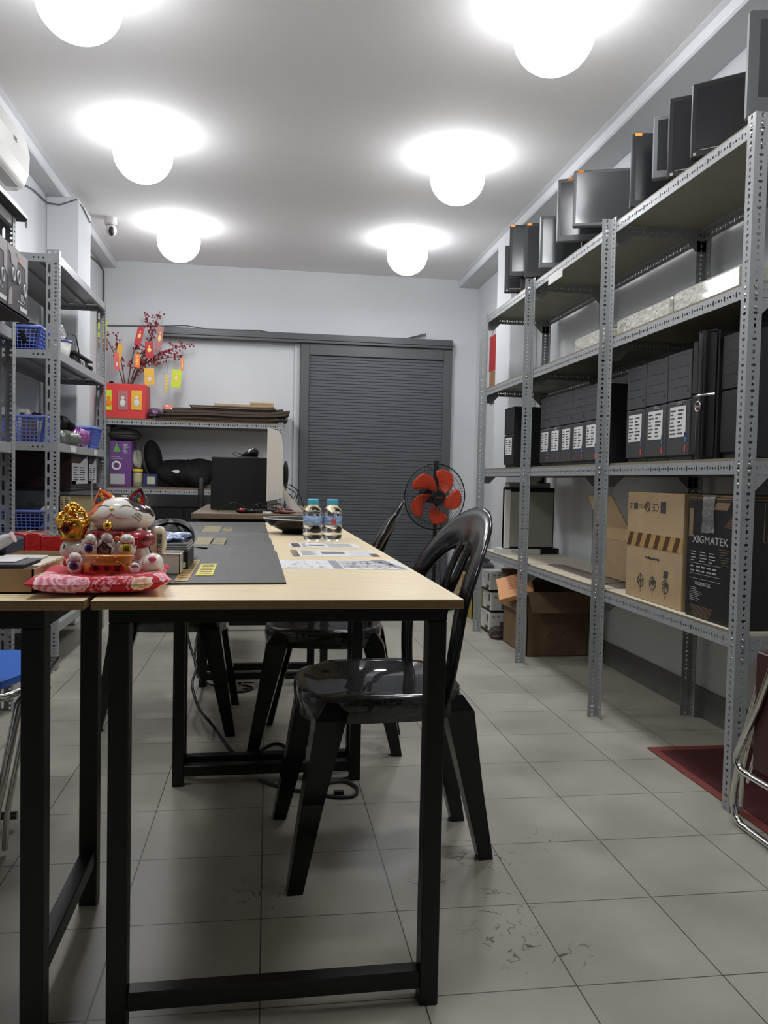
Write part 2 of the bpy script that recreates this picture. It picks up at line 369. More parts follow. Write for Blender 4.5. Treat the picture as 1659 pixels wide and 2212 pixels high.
def table(label, ox, oy, rot, w, l, legw, ins, group, nm='work_table', tz=TZ, mats=None, th=.0165, bar=(1, 1), ld=.04):
    r = thing(nm, label, 'table', (ox, oy, 0), group, rot)
    MB().box(0, 0, tz-th, w, l, tz, .0012).build('tabletop', mats or [MAPLE], r, local=True)
    # fibreboard core showing at the cut edges
    e = MB()
    for a in ((.0, -.0006, w, .0), (.0, l, w, l+.0006), (-.0006, 0, 0, l), (w, 0, w+.0006, l)): e.box(a[0], a[1], tz-th+.0006, a[2], a[3], tz-.0012)
    e.build('edge_core', MDF if not mats else mats, r, local=True)
    ap = MB(); zt = tz-th
    ap.box(ins, ins, zt-.026, w-ins, ins+ld, zt, .001).box(ins, l-ins-ld, zt-.026, w-ins, l-ins, zt, .001)
    ap.box(ins, ins+ld, zt-.026, ins+legw, l-ins-ld, zt, .001).box(w-ins-legw, ins+ld, zt-.026, w-ins, l-ins-ld, zt, .001)
    ap.build('apron', BLKM, r, local=True)
    for x in (ins, w-ins-legw):
        for y in (ins, l-ins-ld):
            MB().box(x, y, 0, x+legw, y+ld, zt-.026, .002).build('leg', BLKM, r, local=True)
    for k, y in enumerate((ins, l-ins-ld)):
        if bar[k]: MB().box(ins+legw, y+.004, .03, w-ins-legw, y+ld-.004, .063, .002).build('crossbar', BLKM, r, local=True)
    return r
t1 = table('near maple-topped work table on black steel legs, under the lucky cat cushion', -.285, 1.376, .0148, .632, 1.2, .034, .024, 'maple work tables')
t2 = table('second maple-topped work table, under the black bowl, behind the near one', -.303, 2.5775, .0148, .632, 1.2, .034, .024, 'maple work tables')
t3 = thing('work_table', 'maple-topped work table at the left edge holding the cardboard tray', 'table', (-.297, 1.376, 0), 'maple work tables')
def left_table():
    x1 = -.296; x0 = x1-1.07; y0 = 1.374; y1 = 1.975; r = t3; tz = TZ; th = .0165; zt = tz-th
    MB().box(x0, y0, zt, x1, y1, tz, .0012).build('tabletop', MAPLE, r)
    e = MB(); e.box(x0, y0-.0006, zt+.0006, x1, y0, tz-.0012).box(x1, y0, zt+.0006, x1+.0006, y1, tz-.0012); e.build('edge_core', MDF, r)
    lx = x1-.066; lw = .038
    ap = MB()
    ap.box(x0+.06, y0+.02, zt-.034, lx, y0+.06, zt, .001).box(x0+.06, y1-.15, zt-.034, lx, y1-.11, zt, .001).box(lx-lw, y0+.06, zt-.034, lx, y1-.15, zt, .001)
    ap.build('apron', BLKM, r)
    for x in (lx-lw, x0+.06):
        for y in (y0+.02, y1-.15): MB().box(x, y, 0, x+lw, y+.04, zt-.034, .002).build('leg', BLKM, r)
        MB().box(x+.004, y0+.06, .09, x+lw-.004, y1-.15, .125, .002).build('crossbar', BLKM, r)
left_table()
DESK = mat('brown_grey_laminate', (112, 98, 80), .45, noise=.1, nscale=7, stretch=(1, 9, 1))
dk = table('brown laminate desk under the white monitor, behind the maple tables', -.352, 3.86, .0148, .62, 1.3, .035, .03, None, 'desk', .785, DESK, .024)
# ------------------------------------------------------------------ right-hand slotted angle rack
XS = 1.360; RD = .409; PY = [2.166, 3.1415, 4.1257, 5.027]; RZ = [2.008, 1.548, 1.037, .524]; FL = .04
rk = thing('slotted_angle_rack', 'long grey slotted steel rack holding computers along the right wall', 'rack', (XS, 3.6, 0))
BOLT = mat('zinc_bolt', (190, 188, 182), .25, metal=1)
def post(mb, x, y, z1, da, db, rowsa, rowsb, wa, wb):
    strip(mb, (x, y, 0), (0, 0, 1), da, z1, wa, rowsa); strip(mb, (x, y, 0), (0, 0, 1), db, z1, wb, rowsb)
for i, y in enumerate(PY):
    mb = MB()
    if i == 0: post(mb, XS, y, 2.03, (1, 0, 0), (0, 1, 0), rowsR(), rowsR(), FL, FL)
    else: post(mb, XS, y, 2.03, (-1, 0, 0), (0, -1, 0), rowsR(), rowsR(), FL, FL)
    mb.build('post', RACKP, rk)
    mb = MB(); post(mb, XS+RD, y, 2.03, (-1, 0, 0), (0, 1 if i == 0 else -1, 0), rowsR(), rowsR(), FL, FL); mb.build('post', RACKP, rk)
for b in range(3):
    y0, y1 = PY[b], PY[b+1]
    for z in RZ:
        for x, d in ((XS, 1), (XS+RD, -1)):
            mb = MB(); strip(mb, (x+d*.0045, y0+.002, z), (0, 1, 0), (0, 0, -1), y1-y0-.004, FL, [(0, FL, .0155, RAILP)])
            strip(mb, (x+d*.0045, y0+.002, z-.003), (0, 1, 0), (d, 0, 0), y1-y0-.004, .03, [(0, .03, .1, [None])]); mb.build('rail', RACKP, rk)
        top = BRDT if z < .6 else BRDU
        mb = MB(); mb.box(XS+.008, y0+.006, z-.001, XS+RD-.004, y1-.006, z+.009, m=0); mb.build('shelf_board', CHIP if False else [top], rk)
        mb = MB(); mb.box(XS+.0075, y0+.006, z, XS+.008, y1-.006, z+.0085); mb.build('board_edge', CHIP, rk)
for i, y in enumerate(PY):
    for z in RZ:
        mb = MB(); yy = y+(.003 if i == 0 else -.003)
        strip(mb, (XS+.002, yy, z), (1, 0, 0), (0, 0, -1), RD-.004, FL, [(0, FL, .0155, RAILP)])
        for x, sg in ((XS, 1), (XS+RD, -1)):
            mb.prism([(x, z), (x+sg*.085, z), (x+sg*.085, z-.045), (x+sg*.045, z-.085), (x, z-.085)], yy+.001, yy+.003, 'y')
        mb.build('cross_rail', RACKP, rk)
bl = MB()
for z in RZ:
    for dz in (-.012, -.032, -.07):
        bl.sph((XS+.02, PY[0]-.001, z+dz), (.006, .003, .006), 10, 6).sph((XS-.001, PY[0]+.02, z+dz), (.003, .006, .006), 10, 6)
    for i in (1, 2):
        for dz in (-.012, -.032): bl.sph((XS-.02, PY[i]-.001, z+dz), (.006, .003, .006), 10, 6)
bl.build('bolt', BOLT, rk)
o = MB(); p = at(1212, 585, X=XS-.002); o.box(XS-.004, p.y-.02, p.z-.03, XS-.002, p.y+.17, p.z+.012); o.build('shelf_label', PAPER, rk)

# ------------------------------------------------------------------ left racks (sheet steel trays on wide posts)
def lrack(label, y0, y1, zs, ztop, xf=-1.0, xb=-1.36, nm='steel_rack'):
    r = thing(nm, label, 'rack', (xf, (y0+y1)/2, 0), 'grey steel racks along the left wall')
    for y, sy in ((y0, 1), (y1, -1)):
        for x, sx in ((xf, -1), (xb, 1)):
            mb = MB(); post(mb, x, y, ztop, (sx, 0, 0), (0, sy, 0), rowsL(), rowsR(.036), .058, .036); mb.build('post', RACKL, r)
    for z in zs:
        mb = MB()
        t = .002; mb.box(xb+.004, y0+.005, z-t, xf-.003, y1-.005, z)
        mb.box(xf-.003, y0+.003, z-.04, xf-.001, y1-.003, z).box(xb+.001, y0+.003, z-.04, xb+.003, y1-.003, z)
        mb.box(xf-.018, y0+.005, z-.042, xf-.003, y1-.005, z-.04)
        mb.box(xb, y0-.003, z-.04, xf, y0-.001, z).box(xb, y1+.001, z-.04, xf, y1+.003, z)
        mb.box(xb+.1, y0+.01, z-.014, xb+.14, y1-.01, z-.002).box(xf-.16, y0+.01, z-.014, xf-.12, y1-.01, z-.002)
        mb.build('shelf', RACKL, r)
        mb = MB()
        for x in (xf, xb):
            sx = -1 if x == xf else 1
            for k in range(3):
                mb.sph((x+sx*(.07+.022*k), y0-.004, z-.02), (.0045, .0015, .0045), 8, 5)
                mb.sph((x+sx*(.07+.022*k), y1-.0, z-.02), (.0045, .0015, .0045), 8, 5)
        mb.build('rivet', DKG, r)
    return r
L1Z = [2.0, 1.545, 1.105, .66, .225]
lr1 = lrack('grey steel rack on the left with blue baskets, beside the red berry tree', 4.07, 5.21, L1Z, 2.02)
lr0 = lrack('grey steel rack cut off by the left edge, holding two speaker cartons', 2.5, 3.4, [1.96, 1.52, 1.075, .62, .2], 1.985)
o = MB()
for u, w in ((158, .06), (206, .035)):
    p = at(u, 968, X=-.999); o.box(-.9992, p.y-w, L1Z[2]-.036, -.998, p.y+w, L1Z[2]-.006)
o.build('shelf_label', PAPER, lr1)

# ------------------------------------------------------------------ low rack on the back wall
BY = 6.6; BX0, BX1 = -1.30, .117; BZ = [1.392, .85]
br_ = thing('slotted_angle_rack', 'low slotted steel rack at the back wall under the flat cartons', 'rack', (-.6, BY, 0))
for x, sx in ((BX0, 1), (BX1, -1)):
    for y, sy in ((BY, 1), (YB-.02, -1)):
        mb = MB(); post(mb, x, y, 1.41, (sx, 0, 0), (0, sy, 0), rowsR(), rowsR(), FL, FL); mb.build('post', RACKP, br_)
for z in BZ:
    for y, sy in ((BY, 1), (YB-.02, -1)):
        mb = MB(); strip(mb, (BX0, y, z), (1, 0, 0), (0, 0, -1), BX1-BX0, FL, [(0, FL, .0185, RAILP)]); mb.build('rail', RACKP, br_)
    for x in (BX0, BX1):
        mb = MB(); strip(mb, (x, BY, z), (0, 1, 0), (0, 0, -1), YB-.02-BY, FL, [(0, FL, .0185, RAILP)]); mb.build('cross_rail', RACKP, br_)
    MB().box(BX0+.004, BY+.004, z, BX1-.004, YB-.024, z+.014).build('shelf_board', mat('rough_particle_board', (120, 96, 68), .85, noise=.15, nscale=40), br_)
# ------------------------------------------------------------------ small helpers for printed surfaces
def frame3(o, du, dv):
    du = Vector(du).normalized(); dv = Vector(dv).normalized(); n = du.cross(dv)
    return Matrix(((du.x, dv.x, n.x, o[0]), (du.y, dv.y, n.y, o[1]), (du.z, dv.z, n.z, o[2]), (0, 0, 0, 1)))
def sheet(mb, T, x0, y0, x1, y1, lift=.0004, m=0):
    mb.add([T @ Vector(p) for p in ((x0, y0, lift), (x1, y0, lift), (x1, y1, lift), (x0, y1, lift))], [(0, 1, 2, 3)], m)
def dashes(mb, T, x0, y0, x1, y1, n, m=1, cols=2, rnd=None, lift=.0008, th=.45):
    rnd = rnd or random; h = (y1-y0)/n
    for i in range(n):
        for c in range(cols):
            a = x0+(x1-x0)*c/cols; b = a+(x1-x0)/cols*rnd.uniform(.35, .85)
            sheet(mb, T, a, y0+h*i+h*(1-th)/2, b, y0+h*i+h*(1+th)/2, lift, m)
ST = 2.018
# ------------------------------------------------------------------ monitors on top of the right rack
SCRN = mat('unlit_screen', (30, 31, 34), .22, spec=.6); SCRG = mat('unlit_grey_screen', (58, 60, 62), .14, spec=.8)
BEZG = mat('grey_bezel', (92, 94, 96), .4); BEZB = mat('black_bezel', (24, 24, 26), .4); ORG = mat('orange_sticker', (236, 140, 50), .6)
MARK = mat('light_print', (170, 170, 170), .6)
def monitor(label, ul, vt, vb, ang, w=.37, X=1.42, bez=BEZB, scr=SCRN, stick=None, brand=False, base=True, bw=.018, chin=.03, lowmark=False, zoff=0):
    a = at(ul, vt, X=X); zb = at(ul, vb, X=X).z; h = a.z-zb; an = math.radians(ang)
    du = Vector((math.cos(an), math.sin(an), 0)); nrm = Vector((du.y, -du.x, 0)); c = Vector((a.x, a.y, 0))+du*(w/2)
    r = thing('computer_monitor', label, 'monitor', (c.x, c.y, ST), 'second-hand monitors on top of the right rack')
    T = Matrix(((du.x, -nrm.x, 0, c.x), (du.y, -nrm.y, 0, c.y), (0, 0, 1, 0), (0, 0, 0, 1)))   # local x = width, y = away from viewer, z up
    m = MB(); m.T = T
    m.box(-w/2, 0, zb, w/2, .03, a.z, .005).box(-w*.38, .03, zb+.03, w*.38, .052, a.z-.03, .01); m.build('casing', bez, r)
    m = MB(); m.T = T; m.box(-w/2+bw, -.0008, zb+chin, w/2-bw, .002, a.z-bw); m.build('screen', scr, r)
    if base:
        m = MB(); m.T = T; m.box(-.03, .03, ST+.01, .03, .055, zb+.08, .006).box(-.1, -.01, ST, .1, .07, ST+.014, .006); m.build('stand', BLKD, r)
    if stick is not None:
        m = MB(); m.T = T; m.box(-w/2+stick, -.0016, a.z-.013, -w/2+stick+.026, -.0004, a.z-.001); m.build('sticker', ORG, r)
    if lowmark:
        m = MB(); m.T = T; m.box(-w/2+.012, -.0016, zb+.008, -w/2+.022, -.0004, zb+.018).box(-w/2+.03, -.0012, zb+.024, w/2-.03, -.0004, zb+.026); m.build('button', MARK, r)
    if brand:
        m = MB(); m.text('hp', .012, T @ Matrix.Translation((-w/2+.055, -.001, a.z-.012)) @ Matrix.Rotation(PI/2, 4, 'X')); m.build('lettering', MARK, r)
        m = MB(); m.text('~', .02, T @ Matrix.Translation((-w/2+.05, -.001, zb+.016)) @ Matrix.Rotation(PI/2, 4, 'X')); m.build('logo', MARK, r)
    return r
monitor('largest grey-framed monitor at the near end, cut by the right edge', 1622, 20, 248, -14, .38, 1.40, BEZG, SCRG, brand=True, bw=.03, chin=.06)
monitor('tilted wide black monitor with an orange sticker, second from the near end', 1495, 182, 340, -43, .37, bez=BEZB, lowmark=True, stick=.2)
monitor('black monitor overlapped by the tilted wide one, white mark at its foot', 1445, 212, 382, -35, .22, lowmark=True)
monitor('narrow visible black monitor with a shiny silver left edge', 1412, 251, 384, -32, .24, bez=BEZG)
monitor('tall black monitor with a yellow-orange sticker on its top left corner', 1366, 288, 445, -17, .32, stick=.012)
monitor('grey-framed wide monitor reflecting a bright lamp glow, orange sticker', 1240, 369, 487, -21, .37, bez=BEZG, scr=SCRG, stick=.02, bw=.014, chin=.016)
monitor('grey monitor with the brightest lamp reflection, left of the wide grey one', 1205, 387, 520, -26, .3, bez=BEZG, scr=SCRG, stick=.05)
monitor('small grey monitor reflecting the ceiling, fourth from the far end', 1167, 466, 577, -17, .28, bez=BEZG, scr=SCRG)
monitor('black monitor with an orange sticker, third from the far end', 1135, 483, 598, -28, .27, stick=.012)
monitor('dark monitor with a small orange sticker near the far end of the rack top', 1102, 486, 595, -17, .2, X=1.40, bez=BEZB, scr=SCRG, stick=.005)
monitor('lowest black monitor at the far end of the rack top', 1092, 530, 630, -17, .22, X=1.46, lowmark=True)

# ------------------------------------------------------------------ wrapped foam slabs on the second shelf
FOAM = mat('off_white_foam_wrap', (172, 169, 158), .35, noise=.06, nscale=30, bump=.7, bscale=45, coat=.6)
FILM = mat('clear_bubble_film', (240, 240, 238), .12, bump=1, bscale=60, coat=1, trans=.85, ior=1.1)
def slab(label, u0, v0, u1, v1, h, dep, film=True):
    z = RZ[1]+.01; a = at(u0, v0, X=1.42); b = at(u1, v1, X=1.42)
    r = thing('wrapped_foam_slab', label, 'foam slab', (1.42, (a.y+b.y)/2, z), 'foam slabs on the second shelf')
    MB().box(1.425, b.y, z, 1.425+dep, a.y, z+h, .01).build('slab', FOAM, r)
    random.seed(int(u0)); m = MB()
    def fn(i, j):
        y = b.y+(a.y-b.y)*i; x = 1.425+dep*.15+dep*.8*j
        return (x, y, z+h+.002+(0 if j in (0, 1) else .03*abs(math.sin(i*9+u0))*math.sin(PI*j)+.012*random.random()))
    if film: m.surf(fn, 22, 7); m.build('plastic_wrap', FILM, r)
slab('shortest white foam slab in bubble film, far end of the second shelf', 1238, 765, 1298, 740, .085, .3)
slab('white foam slab in crumpled clear film in the middle of the second shelf', 1328, 728, 1446, 672, .085, .3)
slab('longest white wrapped foam slab at the near end of the second shelf', 1450, 670, 1597, 606, .09, .3, False)

# ------------------------------------------------------------------ computer cases on the third shelf
PCB = mat('black_case_paint', (27, 28, 30), .5); PCF = mat('dark_grey_case_front', (58, 59, 61), .5); PCM = mat('blue_sticker', (70, 110, 170), .5)
REDS = mat('red_orange_sticker', (205, 70, 45), .5)
def tower(label, y0, y1, h, lab=True, z=None, x0=1.42, dep=.32, front=PCF, brand=False, dots=True, group='computer cases on the third shelf', rnd=None):
    z = RZ[2]+.01 if z is None else z
    r = thing('computer_case', label, 'computer case', (x0+dep/2, (y0+y1)/2, z), group)
    MB().box(x0+.012, y0+.001, z, x0+dep, y1-.001, z+h, .003).build('case_body', PCB, r)
    m = MB(); w = y1-y0
    m.box(x0, y0+.001, z+h*.56, x0+.012, y1-.001, z+h, .002)
    m.box(x0, y0+.001, z+.02, x0+.012, y1-.001, z+h*.55, .003)
    m.build('front_panel', front, r)
    m = MB()
    for k in (.97, .86, .76, .68): m.box(x0-.0008, y0+w*.12, z+h*k-.0012, x0, y0+w*.88, z+h*k, 0)
    m.box(x0-.0008, y0+w*.1, z+h*.62, x0, y0+w*.16, z+h*.65)
    m.build('drive_bay_seam', BLKM, r)
    T = frame3((x0-.001, (y0+y1)/2, z), (0, -1, 0), (0, 0, 1))
    if lab:
        m = MB(); lw = w*.34; sheet(m, T, -lw, h*.22, lw, h*.5); dashes(m, T, -lw+.004, h*.235, lw-.004, h*.48, 7, 1, 2, th=.4); m.build('spec_label', [PAPER, INK], r)
    if dots:
        m = MB(); sheet(m, T, w*.3, h*.08, w*.36, h*.14); m.build('red_sticker', REDS, r)
        m = MB(); sheet(m, T, w*.3, h*.17, w*.36, h*.26); m.build('blue_sticker', PCM, r)
    if brand:
        m = MB(); m.text('DELL', .016, T @ Matrix.Translation((w*.05, h*.53, .001)), sx=1.1); m.build('lettering', MARK, r)
    return r
tower('single black computer case standing apart at the far end of the third shelf', 4.58, 4.77, .36, dots=False, front=PCB)
yy = [3.355+i*.152 for i in range(6)]
nm = ['nearest', 'fourth from the far end', 'middle', 'second', 'farthest']
for i in range(5):
    tower('dark grey labelled computer case, %s of the far row of five' % nm[i], yy[i], yy[i+1], .355, brand=i == 3)
tower('dark grey case with a white label, farthest of the near three', 2.915, 3.079, .375)
tower('dark grey case with lettering above its label, middle of the near three', 2.748, 2.913, .378, brand=True)
tower('dark grey case with the largest white label, nearest of the near three', 2.583, 2.746, .382, brand=True)
tower('slim black case squeezed beside the glossy tower, small white stickers', 2.505, 2.578, .40, lab=False, dots=False, front=BLKD)
# glossy slim tower with round badge
z = RZ[2]+.01
gt = thing('computer_case', 'glossy black slim tower with a silver band and round badge', 'computer case', (1.5, 2.44, z))
MB().box(1.40, 2.385, z, 1.72, 2.495, z+.41, .004).build('case_body', PCB, gt)
m = MB(); m.surf(lambda i, j: (1.40-.03*math.sin(PI*(.08+.84*i)), 2.385+.11*i, z+.008+.40*j-.02*j*abs(i-.5)), 12, 6); m.prism([(1.40-.03*math.sin(PI*(.08+.84*i/11)), 2.385+.11*i/11) for i in range(12)], z+.404, z+.41); m.build('curved_front', BLKP, gt)
MB().tube([(1.40-.031*math.sin(PI*(.08+.84*i/10)), 2.385+.11*i/10, z+.205) for i in range(11)], .004, 8).build('silver_band', CHROME, gt)
m = MB(); c = Vector((1.366, 2.44, z+.17)); m.tube([c+Vector((0, .016*math.cos(t*PI/10), .016*math.sin(t*PI/10))) for t in range(20)], .002, 6, closed=True); m.box(1.365, 2.427, z+.167, 1.368, 2.453, z+.173); m.build('badge', CHROME, gt)
tower('black tower half hidden behind the nearest rack post', 2.2, 2.372, .385, lab=False, dots=False, x0=1.405, front=BLKD)

# ------------------------------------------------------------------ lowest shelf of the right rack
z4 = RZ[3]+.0095
SILV = mat('silver_grey_panel', (142, 142, 134), .4, noise=.05, nscale=4)
# white and silver computer case standing at the far end
pc = thing('computer_case', 'pale silver computer case lying in its white frame, far end of the low shelf', 'computer case', (1.55, 4.9, z4))
MB().box(1.40, 4.66, z4+.034, 1.71, 4.70, z4+.40, .004).build('case_back', BLKD, pc)
MB().box(1.435, 4.648, z4+.045, 1.70, 4.662, z4+.375, .003).build('side_panel', SILV, pc)
MB().box(1.40, 4.646, z4+.036, 1.435, 4.71, z4+.385, .003).build('white_edge', WHT, pc)
MB().box(1.43, 4.645, z4+.376, 1.705, 4.66, z4+.39).build('handle_strip', BLKM, pc)
MB().box(1.43, 4.68, z4+.39, 1.69, 4.76, z4+.43, .006).build('top_pack', mat('grey_packaging', (150, 150, 146), .5, noise=.3, nscale=25), pc)
wb = thing('flat_white_carton', 'low white printed carton under the silver computer case', 'carton', (1.5, 4.7, z4))
MB().box(1.375, 4.63, z4, 1.62, 4.78, z4+.033, .001).build('carton', WHT, wb)
m = MB(); T = frame3((1.375, 4.629, z4), (1, 0, 0), (0, 0, 1)); m.text('Y', .03, T @ Matrix.Translation((.075, .016, .0005))); dashes(m, T, .09, .01, .15, .024, 2, 0, 3); m.build('lettering', INK, wb)
bb = thing('black_module', 'small black box beside the silver case by the rear rack post', 'box', (1.68, 4.75, z4))
MB().box(1.63, 4.68, z4, 1.755, 4.80, z4+.033, .002).build('module', BLKD, bb); MB().box(1.632, 4.679, z4+.01, 1.75, 4.68, z4+.014).build('seam', DKG, bb)
# open kraft carton with flaps
TAPE = mat('packing_tape', (186, 150, 98), .12, coat=1); STRIPE = mat('brown_stripe_tape', (84, 62, 40), .3)
ob = thing('open_carton', 'open brown carton with raised flaps and taped edges, behind the tall carton', 'carton', (1.62, 3.45, z4))
x0, x1, y0, y1, h = 1.55, 1.79, 3.30, 3.62, .235
m = MB(); t = .004
m.box(x0, y0, z4, x1, y1, z4+t).box(x0, y0, z4, x1, y0+t, z4+h).box(x0, y1-t, z4, x1, y1, z4+h).box(x0, y0+t, z4, x0+t, y1-t, z4+h).box(x1-t, y0+t, z4, x1, y1-t, z4+h); m.build('carton_wall', KRAFT, ob)
m = MB(); m.add([(x0, y0, z4+h), (x1, y0, z4+h), (x1-.02, y0-.07, z4+h+.13), (x0+.0, y0-.07, z4+h+.13), (x0, y0+.004, z4+h), (x1, y0+.004, z4+h), (x1-.02, y0-.066, z4+h+.132), (x0, y0-.066, z4+h+.132)], [(0, 1, 2, 3), (4, 5, 6, 7), (0, 1, 5, 4), (2, 3, 7, 6), (1, 2, 6, 5), (0, 3, 7, 4)]); m.build('flap', KRAFT, ob)
m = MB(); m.add([(x0, y0, z4+h), (x0, y1, z4+h), (x0-.06, y1, z4+h+.14), (x0-.06, y0+.05, z4+h+.14), (x0+.004, y0, z4+h+.002), (x0+.004, y1, z4+h+.002), (x0-.056, y1, z4+h+.142), (x0-.056, y0+.05, z4+h+.142)], [(0, 1, 2, 3), (4, 5, 6, 7), (0, 1, 5, 4), (2, 3, 7, 6), (1, 2, 6, 5), (0, 3, 7, 4)]); m.build('flap', KRAFT, ob)
m = MB()
for k in range(5): m.box(x0-.001, y0+.03+k*.06, z4+h-.05, x0, y0+.055+k*.06, z4+h-.01)
m.build('striped_tape', STRIPE, ob)
m = MB(); m.box(x0-.002, y0, z4+h-.055, x0-.001, y1, z4+h-.005); m.build('tape', TAPE, ob)
fb = thing('flattened_carton', 'flattened grey-brown carton lying on the cream low shelf', 'flat carton', (1.55, 3.6, z4))
m = MB(); m.prism([(1.43, 3.13), (1.54, 3.17), (1.54, 4.02), (1.46, 4.05)], z4, z4+.004); m.prism([(1.41, 3.24), (1.53, 3.3), (1.52, 3.95)], z4+.004, z4+.007); m.build('sheet', mat('grey_board', (112, 104, 92), .5), fb); MB().box(1.44, 3.3, z4+.007, 1.5, 3.31, z4+.0075).build('fold_line', KRAFTD, fb)
# tall kraft carton with striped tape and CE marks
def Tface(x, y, z): return frame3((x, y, z), (0, -1, 0), (0, 0, 1))
kc = thing('cardboard_carton', 'tall light brown carton with CE mark and striped tape', 'carton', (1.55, 2.77, z4))
ka, kb, kx, kh = 2.555, 2.985, 1.395, .40
MB().box(kx, ka, z4, kx+.36, kb, z4+kh, .002).build('carton', KRAFT, kc)
T = Tface(kx-.0006, kb, z4); kw = kb-ka
def slant(mb, T, x, w, y0, y1, sh, lift, m=0): mb.add([T @ Vector(p) for p in ((x, y0, lift), (x+w, y0, lift), (x+w+sh, y1, lift), (x+sh, y1, lift))], [(0, 1, 2, 3)], m)
m = MB(); sheet(m, T, 0, kh*.49, kw, kh*.62, .0003)
m.build('tape', TAPE, kc)
m = MB()
for k in range(6): slant(m, T, kw*(.01+k*.165), kw*.075, kh*.49, kh*.62, kw*.06, .0007)
m.build('striped_tape', STRIPE, kc)
m = MB(); m.text('CE', .042, T @ Matrix.Translation((kw*.53, kh*.87, 0)) @ Matrix.Rotation(PI, 4, 'Z')); sheet(m, T, kw*.62, kh*.82, kw*.71, kh*.92); sheet(m, T, kw*.13, kh*.84, kw*.2, kh*.9)
dashes(m, T, kw*.05, kh*.84, kw*.12, kh*.9, 3, 0, 1)
dashes(m, T, kw*.23, kh*.85, kw*.36, kh*.89, 2, 0, 3)
m.tube([T @ Vector((kw*.39+.017*math.cos(t*PI/8), kh*.87+.017*math.sin(t*PI/8), .0006)) for t in range(16)], .0018, 4, closed=True)
m.text('A', .025, T @ Matrix.Translation((kw*.39, kh*.87, .0006)))
m.text('Installing/Unboxing', .014, T @ Matrix.Translation((kw*.5, kh*.4, 0)))
for k in range(3):
    cx = kw*(.3+.22*k); cy = kh*.2
    e = [(-.022, .0), (0, -.016), (.022, 0), (0, .016)]
    for a, b in zip(e, e[1:]+e[:1]):
        m.tube([T @ Vector((cx+a[0], cy+a[1], .0006)), T @ Vector((cx+b[0], cy+b[1], .0006))], .0009, 4)
        m.tube([T @ Vector((cx+a[0], cy+a[1]-.022, .0006)), T @ Vector((cx+b[0], cy+b[1]-.022, .0006))], .0009, 4)
    for a in e: m.tube([T @ Vector((cx+a[0], cy+a[1], .0006)), T @ Vector((cx+a[0], cy+a[1]-.022, .0006))], .0009, 4)
    if k: slant(m, T, cx-.014, .022, cy-.008, cy+.004, .01, .0009)
    if k == 2: slant(m, T, cx-.016, .03, cy+.02, cy+.045, .006, .0009)
    m.text(str(k+1), .014, T @ Matrix.Translation((cx, cy-.05, 0)))
m.build('print', INK, kc)
# black XIGMATEK carton
XB = mat('black_printed_carton', (22, 21, 22), .45); XG = mat('kraft_print', (120, 100, 72), .6)
xc = thing('computer_case_carton', 'black printed case carton with white XIGMATEK lettering behind the nearest post', 'carton', (1.55, 2.37, z4))
xa, xb, xx, xh = 2.2, 2.51, 1.385, .385
MB().box(xx, xa, z4, xx+.37, xb, z4+xh, .003).build('carton', XB, xc)
m = MB(); m.box(xx+.002, xa+.004, z4+xh, xx+.36, xb-.004, z4+xh+.006, .002).box(xx+.01, xa+.02, z4+xh+.006, xx+.16, xb-.06, z4+xh+.014, .003); m.build('lid_flap', KRAFTD, xc)
m = MB(); m.surf(lambda i, j: (xx-.003-.004*random.random() if i < .6 else xx+.12*(i-.6), xb-.17+.07*j+.006*random.random(), z4+xh*.72+min(i, .6)/.6*xh*.31+.004*random.random()), 14, 6); m.build('clear_tape', FILM, xc)
T = Tface(xx-.0006, xb, z4); xw = xb-xa
m = MB(); m.text('XIGMATEK', .034, T @ Matrix.Translation((xw*.45, xh*.66, 0)), sx=1.25)
m.text('XIGMATEK', .016, T @ Matrix.Translation((xw*.34, xh*.29, 0)), sx=1.2)
dashes(m, T, xw*.1, xh*.47, xw*.62, xh*.57, 4, 0, 3, th=.3); dashes(m, T, xw*.1, xh*.38, xw*.62, xh*.45, 2, 0, 5, th=.35)
for k in (.46, .37, .33): sheet(m, T, xw*.08, xh*k, xw*.68, xh*k+.0012)
dashes(m, T, xw*.1, xh*.14, xw*.4, xh*.26, 8, 0, 1, th=.25)
m.build('lettering', MARK, xc)
m = MB()
for k in range(8): sheet(m, T, xw*(.1+.012*k), xh*(.10-.012*k), xw*(.55-.01*k), xh*(.10-.012*k)+.0016)
for k in range(9):
    sheet(m, T, xw*(.72+.028*k), xh*(.78-.0*k), xw*(.72+.028*k)+.002, xh*(.8+.02*k)); sheet(m, T, xw*(.72+.028*k), xh*(.78+.02*k), xw, xh*(.78+.02*k)+.002)
for k in range(7): sheet(m, T, xw*(.62+.012*k), xh*(.6-.02*k), xw*.8, xh*(.6-.02*k)+.0016)
slant(m, T, xw*.5, xw*.25, xh*.92, xh*.98, .02, .0004)
sheet(m, T, xw*.04, xh*.68, xw*.12, xh*.92)
T2 = frame3((xx, xa-.0006, z4), (1, 0, 0), (0, 0, 1))
for k in range(11):
    a = .07+.013*k; sheet(m, T2, a, xh*.68-.0*k, a+.003, xh*.98-.01*k); sheet(m, T2, a, xh*.68+.0*k-.012*k, .36, xh*.68-.012*k+.003)
pts = [(.10, .05), (.27, .05), (.185, .2)]
m.tube([T2 @ Vector((a, b, 0)) for a, b in pts], .006, 6, closed=True)
m.build('pattern', XG, xc)

